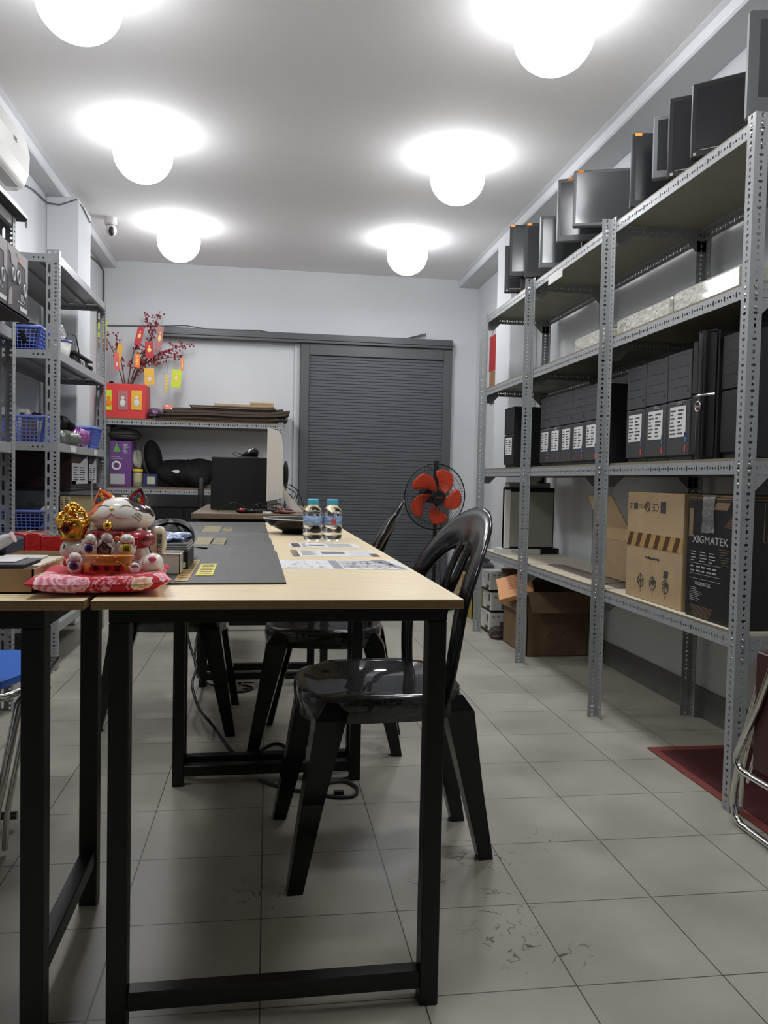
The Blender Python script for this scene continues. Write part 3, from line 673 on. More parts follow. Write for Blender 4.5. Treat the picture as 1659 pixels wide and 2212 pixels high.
# ------------------------------------------------------------------ on the floor under the right rack
bc = thing('large_carton', 'large dark brown open carton on the floor under the right rack', 'carton', (1.6, 4.4, 0))
p = [at(1085, 1398, Z=0), at(1145, 1422, Z=0)]
x0, x1, y0, y1, h = 1.43, 1.79, 4.27, 4.72, .36
t = .004; m = MB(); m.box(x0, y0, 0, x1, y1, t).box(x0, y0, 0, x1, y0+t, h).box(x0, y1-t, 0, x1, y1, h).box(x0, y0, 0, x0+t, y1, h).box(x1-t, y0, 0, x1, y1, h); m.build('carton_wall', KRAFTD, bc)
def flap(mb, a, b, d, t=.004):
    a, b, d = Vector(a), Vector(b), Vector(d); n = (b-a).cross(d).normalized()*t
    v = [a, b, b+d, a+d]; v += [q+n for q in v]
    mb.add(v, [(0, 1, 2, 3), (4, 5, 6, 7), (0, 1, 5, 4), (1, 2, 6, 5), (2, 3, 7, 6), (3, 0, 4, 7)])
for a, b, d in (((x0, y0, h), (x1, y0, h), (0, -.1, -.1)), ((x1, y0, h), (x1, y1, h), (-.03, 0, .09)), ((x0, y1, h), (x1, y1, h), (0, .08, .07)), ((x0, y1, h), (x0, y0, h), (-.04, 0, -.12))):
    m = MB(); flap(m, a, b, d); m.build('flap', KRAFTD, bc)
TC = frame3((x0, y0-.0007, 0), (1, 0, 0), (0, 0, 1)); m = MB()
for k in (0, 1): m.tube([TC @ Vector((.12+.07*k+.02*math.sin(q), .13+.022*q/1.5-.02, 0)) for q in (0, .8, 1.6, 2.4)], .0022, 5)
m.build('marker_stroke', INK, bc)
# tan parcel box tilted on top
pb = thing('parcel_box', 'small orange-tan parcel box tilted over the edge of the dark carton', 'box', (1.41, 4.44, .33))
c = at(1084, 1262, X=1.43); m = MB(); m.T = Matrix.Translation((1.41, 4.44, .365)) @ Euler((.62, -.30, -.35)).to_matrix().to_4x4()
PARC = mat('orange_tan_card', (205, 150, 104), .75, noise=.04, nscale=20)
m.box(-.10, -.09, -.016, .10, .09, .016, .002); m.build('box', PARC, pb)
m = MB(); T = Matrix.Translation((1.41, 4.44, .365)) @ Euler((.62, -.30, -.35)).to_matrix().to_4x4() @ Matrix.Translation((0, 0, .0165)) @ Matrix.Scale(.75, 4)
dashes(m, T, -.05, -.04, .05, .04, 3, 0, 2, th=.6); sheet(m, T, -.08, .06, .06, .062); sheet(m, T, -.06, -.08, .08, -.078); m.build('print', mat('red_brown_print', (178, 106, 78), .7), pb)
PRN = mat('black_white_print', (84, 84, 84), .6)
def wbox(label, z):
    r = thing('small_white_carton', label, 'carton', (1.5, 5.2, z), 'white cartons stacked under the right rack')
    x, y = 1.40+.008*((z*100) % 2), 4.94
    MB().box(x, y, z, x+.11, y+.2, z+.128, .002).build('carton', WHT, r)
    MB().box(x-.0008, y-.001, z, x+.11, y+.2, z+.014).build('dark_base', BLKD, r)
    m = MB(); T = Tface(x-.0012, y+.2, z); m.text('Y', .03, T @ Matrix.Translation((.05, .085, 0))); dashes(m, T, .02, .11, .09, .12, 1, 0, 2); sheet(m, T, .15, .07, .18, .115); slant(m, T, .09, .07, .015, .04, .03, 0)
    T = frame3((x, y-.0012, z), (1, 0, 0), (0, 0, 1)); sheet(m, T, .07, .02, .11, .07); dashes(m, T, .02, .09, .08, .11, 2, 0, 2); m.build('print', PRN, r)
wbox('small white carton on the floor, lowest of the stack under the right rack', 0.005)
wbox('middle white carton of the stack under the right rack', .135)
wbox('topmost white carton of the stack under the right rack', .265)
SAND = mat('brown_sandal_rubber', (58, 46, 40), .6)
def sandal(label, x, y, rz):
    r = thing('sandal', label, 'sandal', (x, y, 0), 'brown sandals under the right rack', rz)
    m = MB(); m.lathe([(.0, 0), (.045, .0), (.05, .012), (.048, .024), (0, .024)], 24, sx=2.0, cap=False); m.build('sole', SAND, r, local=True)
    m = MB()
    for q in (-.05, .02): m.tube([(q+.015*math.sin(t*PI/8), .045*math.cos(t*PI/8), .022+.035*math.sin(t*PI/8)) for t in range(9)], [(.012, .003)]*9, 8)
    m.build('strap', SAND, r, local=True)
sandal('dark brown sandal on the floor below the white cartons', 1.425, 4.83, 1.35)
# ------------------------------------------------------------------ things in the far right corner
bk = thing('yellow_crate', 'yellow plastic lattice crate on the floor in the far right corner', 'crate', (1.51, 5.6, 0))
YEL = mat('yellow_plastic', (178, 158, 62), .4)
m = MB()
def lattice(mb, o, du, dv, w, h, nx, ny, t=.004, th=.006, n=None):
    o = Vector(o); du = Vector(du); dv = Vector(dv)
    for i in range(nx+1): mb.tube([o+du*(w*i/nx), o+du*(w*i/nx)+dv*h], th/2, 4)
    for j in range(ny+1): mb.tube([o+dv*(h*j/ny), o+dv*(h*j/ny)+du*w], th/2, 4)
cx0, cx1, cy0, cy1, ch = 1.425, 1.61, 5.45, 5.74, .27
m = MB(); lattice(m, (cx0, cy0, .01), (1, 0, 0), (0, 0, 1), cx1-cx0, ch, 11, 13, th=.009); m.build('side', YEL, bk)
m = MB(); lattice(m, (cx0, cy1, .01), (1, 0, 0), (0, 0, 1), cx1-cx0, ch, 11, 13, th=.009); m.build('side', YEL, bk)
m = MB(); lattice(m, (cx0, cy0, .01), (0, 1, 0), (0, 0, 1), cy1-cy0, ch, 18, 13, th=.009); m.build('side', YEL, bk)
m = MB(); lattice(m, (cx1, cy0, .01), (0, 1, 0), (0, 0, 1), cy1-cy0, ch, 18, 13, th=.009); m.build('side', YEL, bk)
MB().box(cx0, cy0, 0, cx1, cy1, .012, .003).build('base', YEL, bk)
bg = thing('black_bag', 'crumpled black bag lying on the yellow crate', 'bag', (1.5, 5.6, .29))
random.seed(3); m = MB(); m.surf(lambda i, j: (1.5+.115*math.cos(2*PI*i)*math.sin(PI*j)*(1+.15*math.sin(5*i*PI*2)), 5.6+.14*math.sin(2*PI*i)*math.sin(PI*j), .30+.05*math.cos(PI*(1-j))*(1+.3*math.sin(7*i)) + .05), 24, 12, cu=True); m.build('bag', mat('black_thin_plastic', (25, 25, 26), .3, bump=.8, bscale=30), bg)
MB().tube([(1.45, 5.5, .40), (1.46, 5.54, .44), (1.5, 5.6, .455), (1.53, 5.66, .44), (1.52, 5.7, .40)], .004, 6).build('handle', BLKD, bg)
cb = thing('brown_board', 'brown cardboard piece leaning behind the black bag', 'board', (1.6, 6.3, 0))
m = MB(); flap(m, (1.50, 6.3, .005), (1.72, 6.3, .005), (.06, .1, .56), .006); m.build('board', KRAFT, cb); m = MB(); m.box(1.55, 6.33, .2, 1.68, 6.336, .203); m.build('crease', KRAFTD, cb)
# red new-year calendar on the right wall
wc = thing('wall_calendar', 'red hanging wall calendar behind the far end of the right rack', 'calendar', (1.80, 6.3, 1.2))
a = at(1060, 712, X=1.81); b = at(1075, 712, X=1.81)
m = MB(); m.box(1.804, b.y, at(1066, 800, X=1.81).z, 1.812, a.y, at(1066, 725, X=1.81).z, .001); m.build('red_sheet', RED, wc)
m = MB(); m.box(1.805, b.y+.02, at(1066, 870, X=1.81).z, 1.811, a.y-.02, at(1066, 800, X=1.81).z); m.build('date_block', mat('tan_paper', (150, 110, 80), .7), wc)
m = MB(); m.tube([(1.808, b.y+.03, at(1066, 725, X=1.81).z), (1.812, (a.y+b.y)/2, at(1066, 710, X=1.81).z), (1.808, a.y-.03, at(1066, 725, X=1.81).z)], .003, 6); m.build('string', WHT, wc)
# ------------------------------------------------------------------ red mat under the near end of the rack
RUG = mat('dark_red_carpet', (70, 22, 25), .95, noise=.2, nscale=80, bump=.6, bscale=200); RUGE = mat('faded_red_carpet_edge', (118, 56, 50), .95, noise=.15, nscale=60)
rg = thing('red_mat', 'dark red floor mat with a paler border, under the near end of the rack', 'mat', (1.6, 2.4, 0))
MB().box(1.415, 2.03, 0, 1.80, 2.70, .007, .002).build('mat', RUG, rg)
m = MB(); m.box(1.385, 2.0, 0, 1.415, 2.74, .006, .002).box(1.415, 2.70, 0, 1.80, 2.74, .006, .002); m.build('border', RUGE, rg)

# ------------------------------------------------------------------ standing fan
fx, fy, fz = 1.235, 5.9, .845
fn_ = thing('standing_fan', 'black standing fan with five orange blades in front of the grey door', 'fan', (fx, fy, 0))
FANO = mat('orange_blade_plastic', (222, 74, 38), .35)
tilt = Euler((math.radians(4), 0, math.radians(12))).to_matrix().to_4x4()
TF = Matrix.Translation((fx, fy, fz)) @ tilt
R0 = .245
m = MB(); m.T = TF
m.tube([(R0*math.cos(t*PI/24), 0, R0*math.sin(t*PI/24)) for t in range(48)], .0045, 8, closed=True)
for rr, y in ((.2, -.045), (.12, -.06), (.06, -.066)): m.tube([(rr*math.cos(t*PI/24), y, rr*math.sin(t*PI/24)) for t in range(48)], .0014, 5, closed=True)
for k in range(84):
    a = 2*PI*k/84; ca, sa = math.cos(a), math.sin(a); tw = .22
    m.tube([(r*math.cos(a+tw*(1-r/R0)), y, r*math.sin(a+tw*(1-r/R0))) for r, y in ((.045, -.066), (.12, -.06), (.2, -.045), (.235, -.02), (R0, 0))], .0009, 4)
m.build('front_grille', BLKM, fn_)
m = MB(); m.T = TF
for rr, y in ((.2, .06), (.1, .085)): m.tube([(rr*math.cos(t*PI/24), y, rr*math.sin(t*PI/24)) for t in range(48)], .0014, 5, closed=True)
for k in range(72):
    a = 2*PI*k/72
    m.tube([(r*math.cos(a), y, r*math.sin(a)) for r, y in ((.05, .09), (.12, .082), (.2, .06), (.235, .03), (R0, 0))], .0009, 4)
m.build('rear_grille', BLKM, fn_)
def blade(k):
    a0 = math.radians(62+72*k)
    def f(i, j):
        r = .035+.178*j; wd = .16+.68*math.sin(PI*min(1, .08+j*.62))**.9; th = a0+(i-.5)*wd*1.12+.55*(1-j)**1.3*-1+.1*j; rr = r*(1-.12*(abs(i-.5)*2)**3*j)
        return (rr*math.cos(th), -.012+.05*(i-.5)*(1-.4*j), rr*math.sin(th))
    m = MB(); m.T = TF; m.surf(f, 9, 10); return m
for k in range(5):
    o = blade(k).build('blade', FANO, fn_, fix=False); md = o.modifiers.new('s', 'SOLIDIFY'); md.thickness = .002
m = MB(); m.T = TF; m.cyl((0, .01, 0), (0, -.06, 0), .035, .032, 24); m.cyl((0, -.06, 0), (0, -.074, 0), .056, .05, 28); m.build('hub', BLKD, fn_)
m = MB(); m.T = TF; m.box(-.03, -.0755, -.005, .03, -.0745, .006); m.build('badge', mat('dull_red_print', (110, 40, 34), .5), fn_)
m = MB(); m.T = TF; m.cyl((0, .09, 0), (0, .2, .01), .055, .045, 20); m.build('motor', BLKD, fn_)
m = MB(); m.cyl((fx+.03, fy+.12, .02), (fx+.03, fy+.12, fz-.02), .014, .014, 14); m.cyl((fx+.03, fy+.12, fz-.06), (fx+.03, fy+.12, fz+.27), .022, .02, 14); m.build('pole', BLKM, fn_)
m = MB(); m.lathe([(.0, 0), (.19, 0), (.19, .012), (.15, .03), (.04, .04), (.03, .08), (0, .08)], 32, (fx+.03, fy+.12, 0), cap=False); m.build('base', BLKD, fn_)
MB().tube([(fx+.05, fy+.1, fz-.1), (fx+.075, fy+.1, .6), (fx+.07, fy+.1, .3), (fx+.1, fy+.14, .05), (fx+.2, fy+.3, .006), (fx+.3, fy+.8, .006)], .0035, 6).build('cord', BLKM, fn_)
# ------------------------------------------------------------------ black plastic chairs
SEATM = mat('film_wrapped_black_plastic', (14, 14, 15), .13, bump=1, bscale=26, stretch=(1, 14, 1), coat=1)
def chair(label, x, y, rz):
    r = thing('plastic_chair', label, 'chair', (x, y, 0), 'black plastic chairs at the tables', rz)
    def prof(t, k=1.0):   # rounded square seat outline
        c, s = math.cos(t), math.sin(t); p = 3.2
        q = (abs(c)**p+abs(s)**p)**(-1/p)
        return (.205*q*c*k, .205*q*s*k)
    m = MB(); rings = [(.02, .428), (.35, .43), (.7, .436), (.88, .446), (.97, .449), (1.0, .442), (1.01, .425), (1.0, .385), (.97, .385), (.97, .42), (.6, .42), (.02, .418)]
    v = []; n = 40
    for k, z in rings:
        for i in range(n):
            a = prof(2*PI*i/n, k); v.append((a[0], a[1], z-(.008 if a[0] < -.12 and k > .6 else 0)))
    F = [(j*n+i, j*n+(i+1) % n, (j+1)*n+(i+1) % n, (j+1)*n+i) for j in range(len(rings)-1) for i in range(n)]
    F += [list(range(n)), list(range((len(rings)-1)*n, len(rings)*n))[::-1]]
    m.add(v, F, 0, True); m.build('seat', SEATM, r, local=True)
    for fx_, fy_, tx, ty in ((-.225, -.21, -.125, -.16), (-.225, .21, -.125, .16), (.27, -.118, .16, -.125), (.27, .118, .16, .125)):
        m = MB(); sx = 1 if fx_ > 0 else -1; sy = 1 if fy_ > 0 else -1
        def ring(cx, cy, z, a, b): return [(cx-a, cy-b, z), (cx+a, cy-b, z), (cx+a, cy+b, z), (cx-a, cy+b, z)]
        sh = .02*sx
        V = ring(tx, ty, .432, .03, .03)+ring(tx+sh, ty+.012*sy, .395, .036, .034)+ring((tx+sh+fx_)/2, (ty+fy_)/2, .2, .026, .024)+ring(fx_, fy_, 0, .018, .018)
        F = [(4*j+i, 4*j+(i+1) % 4, 4*j+4+(i+1) % 4, 4*j+4+i) for j in range(3) for i in range(4)]+[(3, 2, 1, 0), (12, 13, 14, 15)]
        m.add(V, F, 0, False); m.build('leg', BLKP, r, local=True)
    m = MB()
    path = [(.13, -.165, .40), (.135, -.205, .47), (.142, -.23, .56), (.158, -.228, .66), (.198, -.192, .75), (.24, -.118, .815), (.257, 0, .838)]
    path = path+[(a, -b, c) for a, b, c in path[-2::-1]]
    # smooth the hoop
    P = [Vector(p) for p in path]; Q = []
    for i in range(len(P)-1):
        p0, p1, p2, p3 = P[max(0, i-1)], P[i], P[i+1], P[min(len(P)-1, i+2)]
        for s in range(4):
            t = s/4; Q.append(.5*((2*p1)+(p2-p0)*t+(2*p0-5*p1+4*p2-p3)*t*t+(3*p1-p0-3*p2+p3)*t**3))
    Q.append(P[-1]); n = len(Q)
    R = [(.011, .037+.022*math.sin(PI*i/(n-1))**2) for i in range(n)]
    m.tube(Q, R, 12, flat=(1, 0, -.2))
    for sg in (-1, 1):   # twin centre splats with an oval slot between them
        S = [(.165, sg*.03, .41), (.165, sg*.026, .5), (.172, sg*.02, .6), (.188, sg*.024, .67), (.205, sg*.036, .715), (.226, sg*.036, .765), (.246, sg*.03, .81)]
        m.tube(S, [(.008, .032), (.008, .03), (.008, .027), (.008, .026), (.008, .021), (.008, .022), (.009, .034)], 10, flat=(1, 0, -.25))
    m.box(.158, -.03, .41, .173, .03, .52, .006).build('backrest', BLKP, r, local=True)
    return r
chair('nearest black plastic chair with shiny film on its seat, right of the near table', .285, 2.068, .07)
chair('second black plastic chair, behind the nearest one on the aisle side', .21, 2.903, -.14)
chair('black plastic chair on the left side of the tables, only its legs showing', -.348, 3.22, PI)

# ------------------------------------------------------------------ rack fillings on the left
BLU = mat('blue_basket_plastic', (104, 122, 204), .4); WBLU = mat('pale_blue_rim', (96, 112, 180), .35)
def basket(label, x0, x1, y0, y1, z, h, col=BLU, tp=.025, group='blue plastic baskets on the left rack', nx=10, nz=7):
    r = thing('plastic_basket', label, 'basket', ((x0+x1)/2, (y0+y1)/2, z), group)
    a = [(x0+tp, y0+tp), (x1-tp, y0+tp), (x1-tp, y1-tp), (x0+tp, y1-tp)]; b = [(x0, y0), (x1, y0), (x1, y1), (x0, y1)]
    m = MB(); t = .0035
    for k in range(4):
        A0, A1, B0, B1 = Vector((*a[k], z)), Vector((*a[(k+1) % 4], z)), Vector((*b[k], z+h)), Vector((*b[(k+1) % 4], z+h))
        n = nx
        for i in range(n+1):
            f = i/n; m.tube([A0.lerp(A1, f), B0.lerp(B1, f)], t*(2.6 if i in (0, n) else .75), 4)
        for j in range(nz+1):
            f = j/nz; m.tube([A0.lerp(B0, f), A1.lerp(B1, f)], t*(.75 if j else 1.6), 4)
    m.build('basket_wall', col, r)
    m = MB(); m.tube([Vector((*p, z+h)) for p in b], (.009, .005), 6, closed=True); m.build('rim', WBLU, r)
    m = MB(); m.add([(*p, z+.001) for p in a]+[(*p, z+.004) for p in a], [(0, 1, 2, 3), (4, 5, 6, 7), (0, 1, 5, 4), (1, 2, 6, 5), (2, 3, 7, 6), (3, 0, 4, 7)]); m.build('base', col, r)
    return r
def blob(name, label, cat, c, r, m_, seed=1, rough=.25, group=None, extra=None, flat=None):
    """a soft crumpled lump resting on its base"""
    random.seed(seed); ph = [random.uniform(0, 6.28) for _ in range(8)]; c = Vector(c)
    t = thing(name, label, cat, (c.x, c.y, c.z), group); m = MB()
    def f(i, j):
        a = 2*PI*i; b = PI*(1-j); s = math.sin(b)
        k = 1+rough*(math.sin(3*a+ph[0])*.45+math.sin(5*a+ph[1]+5*j)*.4+math.sin(9*j+ph[2]+2*a)*.35+.3*math.sin(11*a+ph[3]+7*j))*s
        z = r[2]*(1+math.cos(b)*(k**1.3 if k > 0 else .2))
        return (c.x+r[0]*s*math.cos(a)*k, c.y+r[1]*s*math.sin(a)*k, c.z+max(0, z))
    m.surf(f, 44, 24, cu=True); m.build('body', m_, t)
    return t
CLOTH = mat('black_cloth', (20, 20, 22), .9, bump=.6, bscale=40, noise=.2, nscale=30)
CLRB = mat('greenish_clear_bag', (112, 118, 104), .2, bump=1, bscale=35, coat=1); PURP = mat('purple_shiny_bag', (150, 72, 150), .22, bump=1, bscale=45, coat=1)
Z2, Z3, Z4 = L1Z[1]+.001, L1Z[2]+.001, L1Z[3]+.001
basket('blue lattice basket on the second shelf, behind the left rack post', -1.335, -1.10, 4.13, 4.4, Z2, .118, nx=11)
blob('black_pouch', 'black furry pouch sticking out of the upper blue basket', 'pouch', (-1.2, 4.26, Z2+.006), (.085, .1, .075), CLOTH, 2)
# white tub with a blue rim and cable
tb = thing('white_tub', 'white plastic tub with a blue rim holding clear film and cable', 'tub', (-1.09, 4.36, Z2))
MB().lathe([(0, 0), (.055, 0), (.058, .004), (.072, .085), (.069, .085), (.055, .006), (0, .006)], 24, (-1.08, 4.36, Z2), cap=False).build('tub_wall', WHT, tb)
MB().tube([(-1.08+.073*math.cos(t*PI/12), 4.36+.073*math.sin(t*PI/12), Z2+.086) for t in range(24)], .005, 6, closed=True).build('rim', WBLU, tb)
fl = blob('film_wad', 'wad of clear plastic film bulging from the white tub', 'film', (-1.08, 4.36, Z2+.008), (.05, .05, .085), FILM, 5)
MB().tube([(-1.04, 4.34, Z2+.07), (-1.02, 4.34, Z2+.13), (-.99, 4.37, Z2+.12), (-.985, 4.42, Z2+.05), (-1.0, 4.48, Z2+.006)], .003, 6).build('cable', BLKM, tb)
# flat black device on the second shelf
dv = thing('black_device', 'flat black electronic unit with silver connectors on the second shelf', 'device', (-1.1, 4.68, Z2))
MB().box(-1.18, 4.5, Z2, -1.03, 4.86, Z2+.05, .004).build('unit_body', BLKD, dv); MB().box(-1.20, 4.47, Z2+.05, -1.01, 4.89, Z2+.062, .003).build('lid', DKG, dv)
m = MB(); m.box(-1.03, 4.62, Z2+.008, -1.024, 4.74, Z2+.04).box(-1.024, 4.64, Z2+.015, -1.021, 4.67, Z2+.032).box(-1.024, 4.69, Z2+.015, -1.021, 4.72, Z2+.032); m.build('connector', CHROME, dv)
blob('black_strap_coil', 'small black strap bundle right of the flat device', 'strap', (-1.05, 4.93, Z2), (.03, .035, .022), CLOTH, 9)
basket('blue basket full of small boxes on the third shelf, between the two posts', -1.335, -1.075, 4.13, 4.4, Z3, .125, nx=12)
for i, (lab, c, s, mm) in enumerate([('white packet standing in the third-shelf basket', (-1.22, 4.3), (.045, .05, .17), WHT), ('brown patterned packet in the third-shelf basket', (-1.17, 4.23), (.07, .04, .14), KRAFTD), ('cream packet at the right end of the third-shelf basket', (-1.115, 4.22), (.035, .05, .135), BRDT)]):
    t = thing('small_packet', lab, 'packet', (c[0], c[1], Z3), 'packets in the third-shelf basket'); MB().box(c[0]-s[0]/2, c[1]-s[1]/2, Z3+.005, c[0]+s[0]/2, c[1]+s[1]/2, Z3+s[2], .003).build('carton', mm, t)
    MB().box(c[0]-s[0]*.3, c[1]-s[1]/2-.001, Z3+s[2]*.8, c[0]+s[0]*.2, c[1]-s[1]/2, Z3+s[2]*.9).build('print', INK, t)
blob('folded_black_fabric', 'black fabric cap lying behind the third-shelf basket at the post', 'cap', (-1.22, 4.52, Z3), (.05, .06, .085), CLOTH, 4)
blob('black_cable_bundle', 'bundle of thick black cable above the clear bag', 'cable', (-1.13, 4.66, Z3+.075), (.06, .07, .045), BLKD, 6, .4)
blob('clear_bag', 'greyish clear bag of parts on the third shelf, left of the purple bag', 'bag', (-1.09, 4.53, Z3), (.075, .05, .042), CLRB, 7, .3)
blob('purple_bag', 'shiny purple plastic bag bulging over the third shelf edge', 'bag', (-1.045, 4.71, Z3), (.04, .115, .052), PURP, 77, .35)
basket('blue basket at the right end of the third shelf, beside the purple bag', -1.25, -1.0, 4.84, 5.08, Z3, .12, nx=12)
basket('wide blue basket low on the left rack, behind the red boxes', -1.34, -.985, 4.12, 4.38, Z4, .11, nx=16)
blob('black_cloth_heap', 'black cloth heaped in the low blue basket', 'cloth', (-1.2, 4.25, Z4+.006), (.12, .1, .07), CLOTH, 12)
blob('white_bag', 'crumpled white plastic bag in the low blue basket', 'bag', (-1.07, 4.24, Z4+.006), (.07, .06, .063), mat('white_thin_plastic', (200, 200, 198), .4, bump=.8, bscale=40), 13)
GREYB = mat('grey_printed_carton', (92, 94, 98), .6); DKRED = mat('dark_maroon_carton', (48, 26, 27), .6)
gb = thing('long_grey_box', 'long grey box with a dark lid under the boxed drives on the left rack', 'box', (-1.18, 4.78, Z4))
MB().box(-1.34, 4.45, Z4, -1.03, 5.12, Z4+.205, .003).build('box_body', GREYB, gb); MB().box(-1.345, 4.445, Z4+.205, -1.025, 5.125, Z4+.218, .003).build('lid', BLKD, gb)
T = frame3((-1.0295, 4.45, Z4), (0, 1, 0), (0, 0, 1)); m = MB(); dashes(m, T, .05, .05, .5, .17, 6, 0, 2, th=.15); m.build('print', MARK, gb)
def gbox(label, y0, y1, h, x1=-1.03):
    zz = Z4+.218; r = thing('product_carton', label, 'carton', (-1.15, (y0+y1)/2, zz), 'maroon and white cartons on the left rack')
    MB().box(-1.32, y0, zz, x1, y1, zz+h, .002).build('carton', DKRED, r)
    T = frame3((x1+.0006, y0, zz), (0, 1, 0), (0, 0, 1)); w = y1-y0
    m = MB(); sheet(m, T, w*.02, h*.12, w*.98, h*.68); m.add([T @ Vector(q) for q in ((w*.5, h*.68, .0004), (w*.98, h*.68, .0004), (w*.98, h*.92, .0004), (w*.85, h*.86, .0004))], [(0, 1, 2, 3)], 0)
    sheet(m, T, w*.02, h*.12, w*.28, h*.2); dashes(m, T, w*.1, h*.2, w*.9, h*.6, 6, 1, 2, .0009) if False else dashes(m, T, w*.1, h*.2, w*.9, h*.6, 6, 1, 2); m.build('print', [mat('pale_print', (178, 178, 180), .6), INK], r)
gbox('maroon and white product carton on the long grey box, left one', 4.47, 4.86, .2)
gbox('maroon and white product carton on the long grey box, right one', 4.885, 5.1, .2)
# speaker cartons on the nearest left rack
SPK = mat('dark_speaker_carton', (52, 50, 55), .5); PALE = mat('pale_carton_panel', (150, 144, 144), .55)
zb0 = 1.5325
def spk(label, y0, y1):
    r = thing('speaker_carton', label, 'carton', (-1.15, (y0+y1)/2, zb0), 'speaker cartons on the near left rack')
    x1 = -.90; h = .222; MB().box(-1.2, y0, zb0, x1, y1, zb0+h, .002).build('carton', SPK, r)
    T = frame3((x1+.0006, y0, zb0), (0, 1, 0), (0, 0, 1)); w = y1-y0
    m = MB(); m.add([T @ Vector(q) for q in ((0, h*.98, .0004), (w*.99, h*.98, .0004), (w*.99, h*.48, .0004), (w*.86, h*.58, .0004), (w*.86, h*.78, .0004), (w*.45, h*.82, .0004), (w*.42, h*.66, .0004), (w*.15, h*.72, .0004), (w*.12, h*.85, .0004), (0, h*.88, .0004))], [list(range(10))], 0)
    m.add([T @ Vector(q) for q in ((w*.02, h*.04, .0004), (w*.2, h*.08, .0004), (w*.2, h*.3, .0004), (w*.14, h*.34, .0004), (w*.04, h*.26, .0004))], [list(range(5))], 0)
    m.build('pale_panel', PALE, r)
    m = MB(); m.text('E912', .034, T @ Matrix.Translation((w*.75, h*.27, 0)), sx=.8); dashes(m, T, w*.45, h*.17, w*.95, h*.2, 1, 0, 1); sheet(m, T, w*.58, h*.06, w*.95, h*.13); m.build('lettering', PAPER, r)
    m = MB()
    for cx, cy in ((.5, .56), (.82, .42), (.25, .55)): m.tube([T @ Vector((w*cx+.012*math.cos(t*PI/8), h*cy+.022*math.sin(t*PI/8), .0008)) for t in range(16)], .004, 5, closed=True)
    m.build('speaker_cone_print', MARK, r)
    m = MB(); m.text('MU', .026, T @ Matrix.Translation((w*.42, h*.89, 0)), sx=.8); m.build('brand_print', GREYB, r); m = MB(); T3 = T @ Matrix.Translation((w*.58, h*.85, .0005)); sheet(m, T3, -.008, -.008, .008, .008); m.build('orange_dot', ORG, r)
ya, yb = at(17, 600, X=-.9).y, at(60, 600, X=-.9).y
spk('speaker carton printed E912, whole one at the right end of the near left rack', ya, yb)
spk('speaker carton printed E912, cut by the left edge of the picture', ya-(yb-ya)*1.3-.004, ya-.004)
bd = thing('shelf_plank', 'dark plank under the speaker cartons, sticking out past the rack', 'board', (-1.1, 2.8, 1.5205)); MB().box(-1.3, 2.56, 1.5205, -.895, yb+.005, 1.532, .002).build('plank', mat('dark_plank', (66, 60, 58), .7), bd); MB().box(-.8955, 2.56, 1.521, -.895, yb+.005, 1.5315).build('edge', DKG, bd)
blob('dark_bundle', 'dark bundle hidden on the shelf under the speaker cartons', 'bundle', (-1.15, 3.0, 1.077), (.12, .3, .15), CLOTH, 21)
# dark slabs on top of the near left rack
for k, (lab, dz, dx) in enumerate((('lower dark slab with a white wrapped edge on top of the near left rack', 0, 0), ('upper dark slab on top of the near left rack, under the air conditioner', .028, .02))):
    t = thing('dark_slab', lab, 'slab', (-1.1, 3.0, 1.9605+dz), 'dark slabs on the near left rack'); m = MB(); m.box(-1.34, 2.5, 1.9605+dz, -.97-dx, 3.46-dx, 1.984+dz, .009); m.build('slab', DKG, t)
    MB().box(-.969-dx, 2.5, 1.966+dz, -.965-dx, 3.44-dx, 1.978+dz, .001).build('white_edge', WHT, t)
# ------------------------------------------------------------------ air conditioner, its pipe, camera and wall cables
ac = thing('air_conditioner', 'white split air conditioner high on the left wall', 'air conditioner', (-1.28, 3.8, 2.33))
pf = [(-1.381, 2.34), (-1.24, 2.335), (-1.205, 2.36), (-1.185, 2.42), (-1.18, 2.5), (-1.195, 2.58), (-1.23, 2.62), (-1.381, 2.625)]
m = MB(); n = 10; pr = [(x, z) for x, z in pf]
m.prism(pr, 3.42, 4.235, 'y', smooth=False); o = m.build('body', WHT, ac); md = o.modifiers.new('b', 'BEVEL'); md.width = .012; md.segments = 3
m = MB(); m.box(-1.27, 3.5, 2.331, -1.21, 4.16, 2.337, .002); m.build('air_vane', mat('grey_vane', (150, 148, 146), .5), ac)
m = MB(); m.box(-1.30, 4.236, 2.47, -1.21, 4.239, 2.54, .001); m.build('side_grille', DKG, ac); m = MB(); m.box(-1.183, 3.98, 2.49, -1.1795, 4.03, 2.51); m.build('badge', GREYB, ac)
CAB = mat('grey_cable', (88, 88, 88), .5)
c1 = thing('wall_cable', 'thin grey cable running from the air conditioner over the left pillar', 'cable', (-1.37, 5.2, 2.5))
m = MB(); m.tube([(-1.375, 4.2, 2.45), (-1.375, 4.45, 2.50), (-1.372, 5.0, 2.60), (-1.37, 5.28, 2.62), (-1.30, 5.29, 2.615), (-1.2, 5.292, 2.655), (-1.183, 5.4, 2.64), (-1.182, 5.6, 2.61)], .004, 6); m.build('cable_run', CAB, c1)
c2 = thing('wall_cable', 'grey cable following the back left corner downwards', 'cable', (-1.375, 6.3, 2.5))
m = MB(); m.tube([(-1.374, 5.68, 2.55), (-1.373, 6.2, 2.60), (-1.373, 6.8, 2.655), (-1.368, 7.0, 2.64), (-1.368, 7.012, 2.5), (-1.37, 7.013, 2.2), (-1.373, 7.013, 2.14)], .0055, 6); m.build('cable_run', CAB, c2)
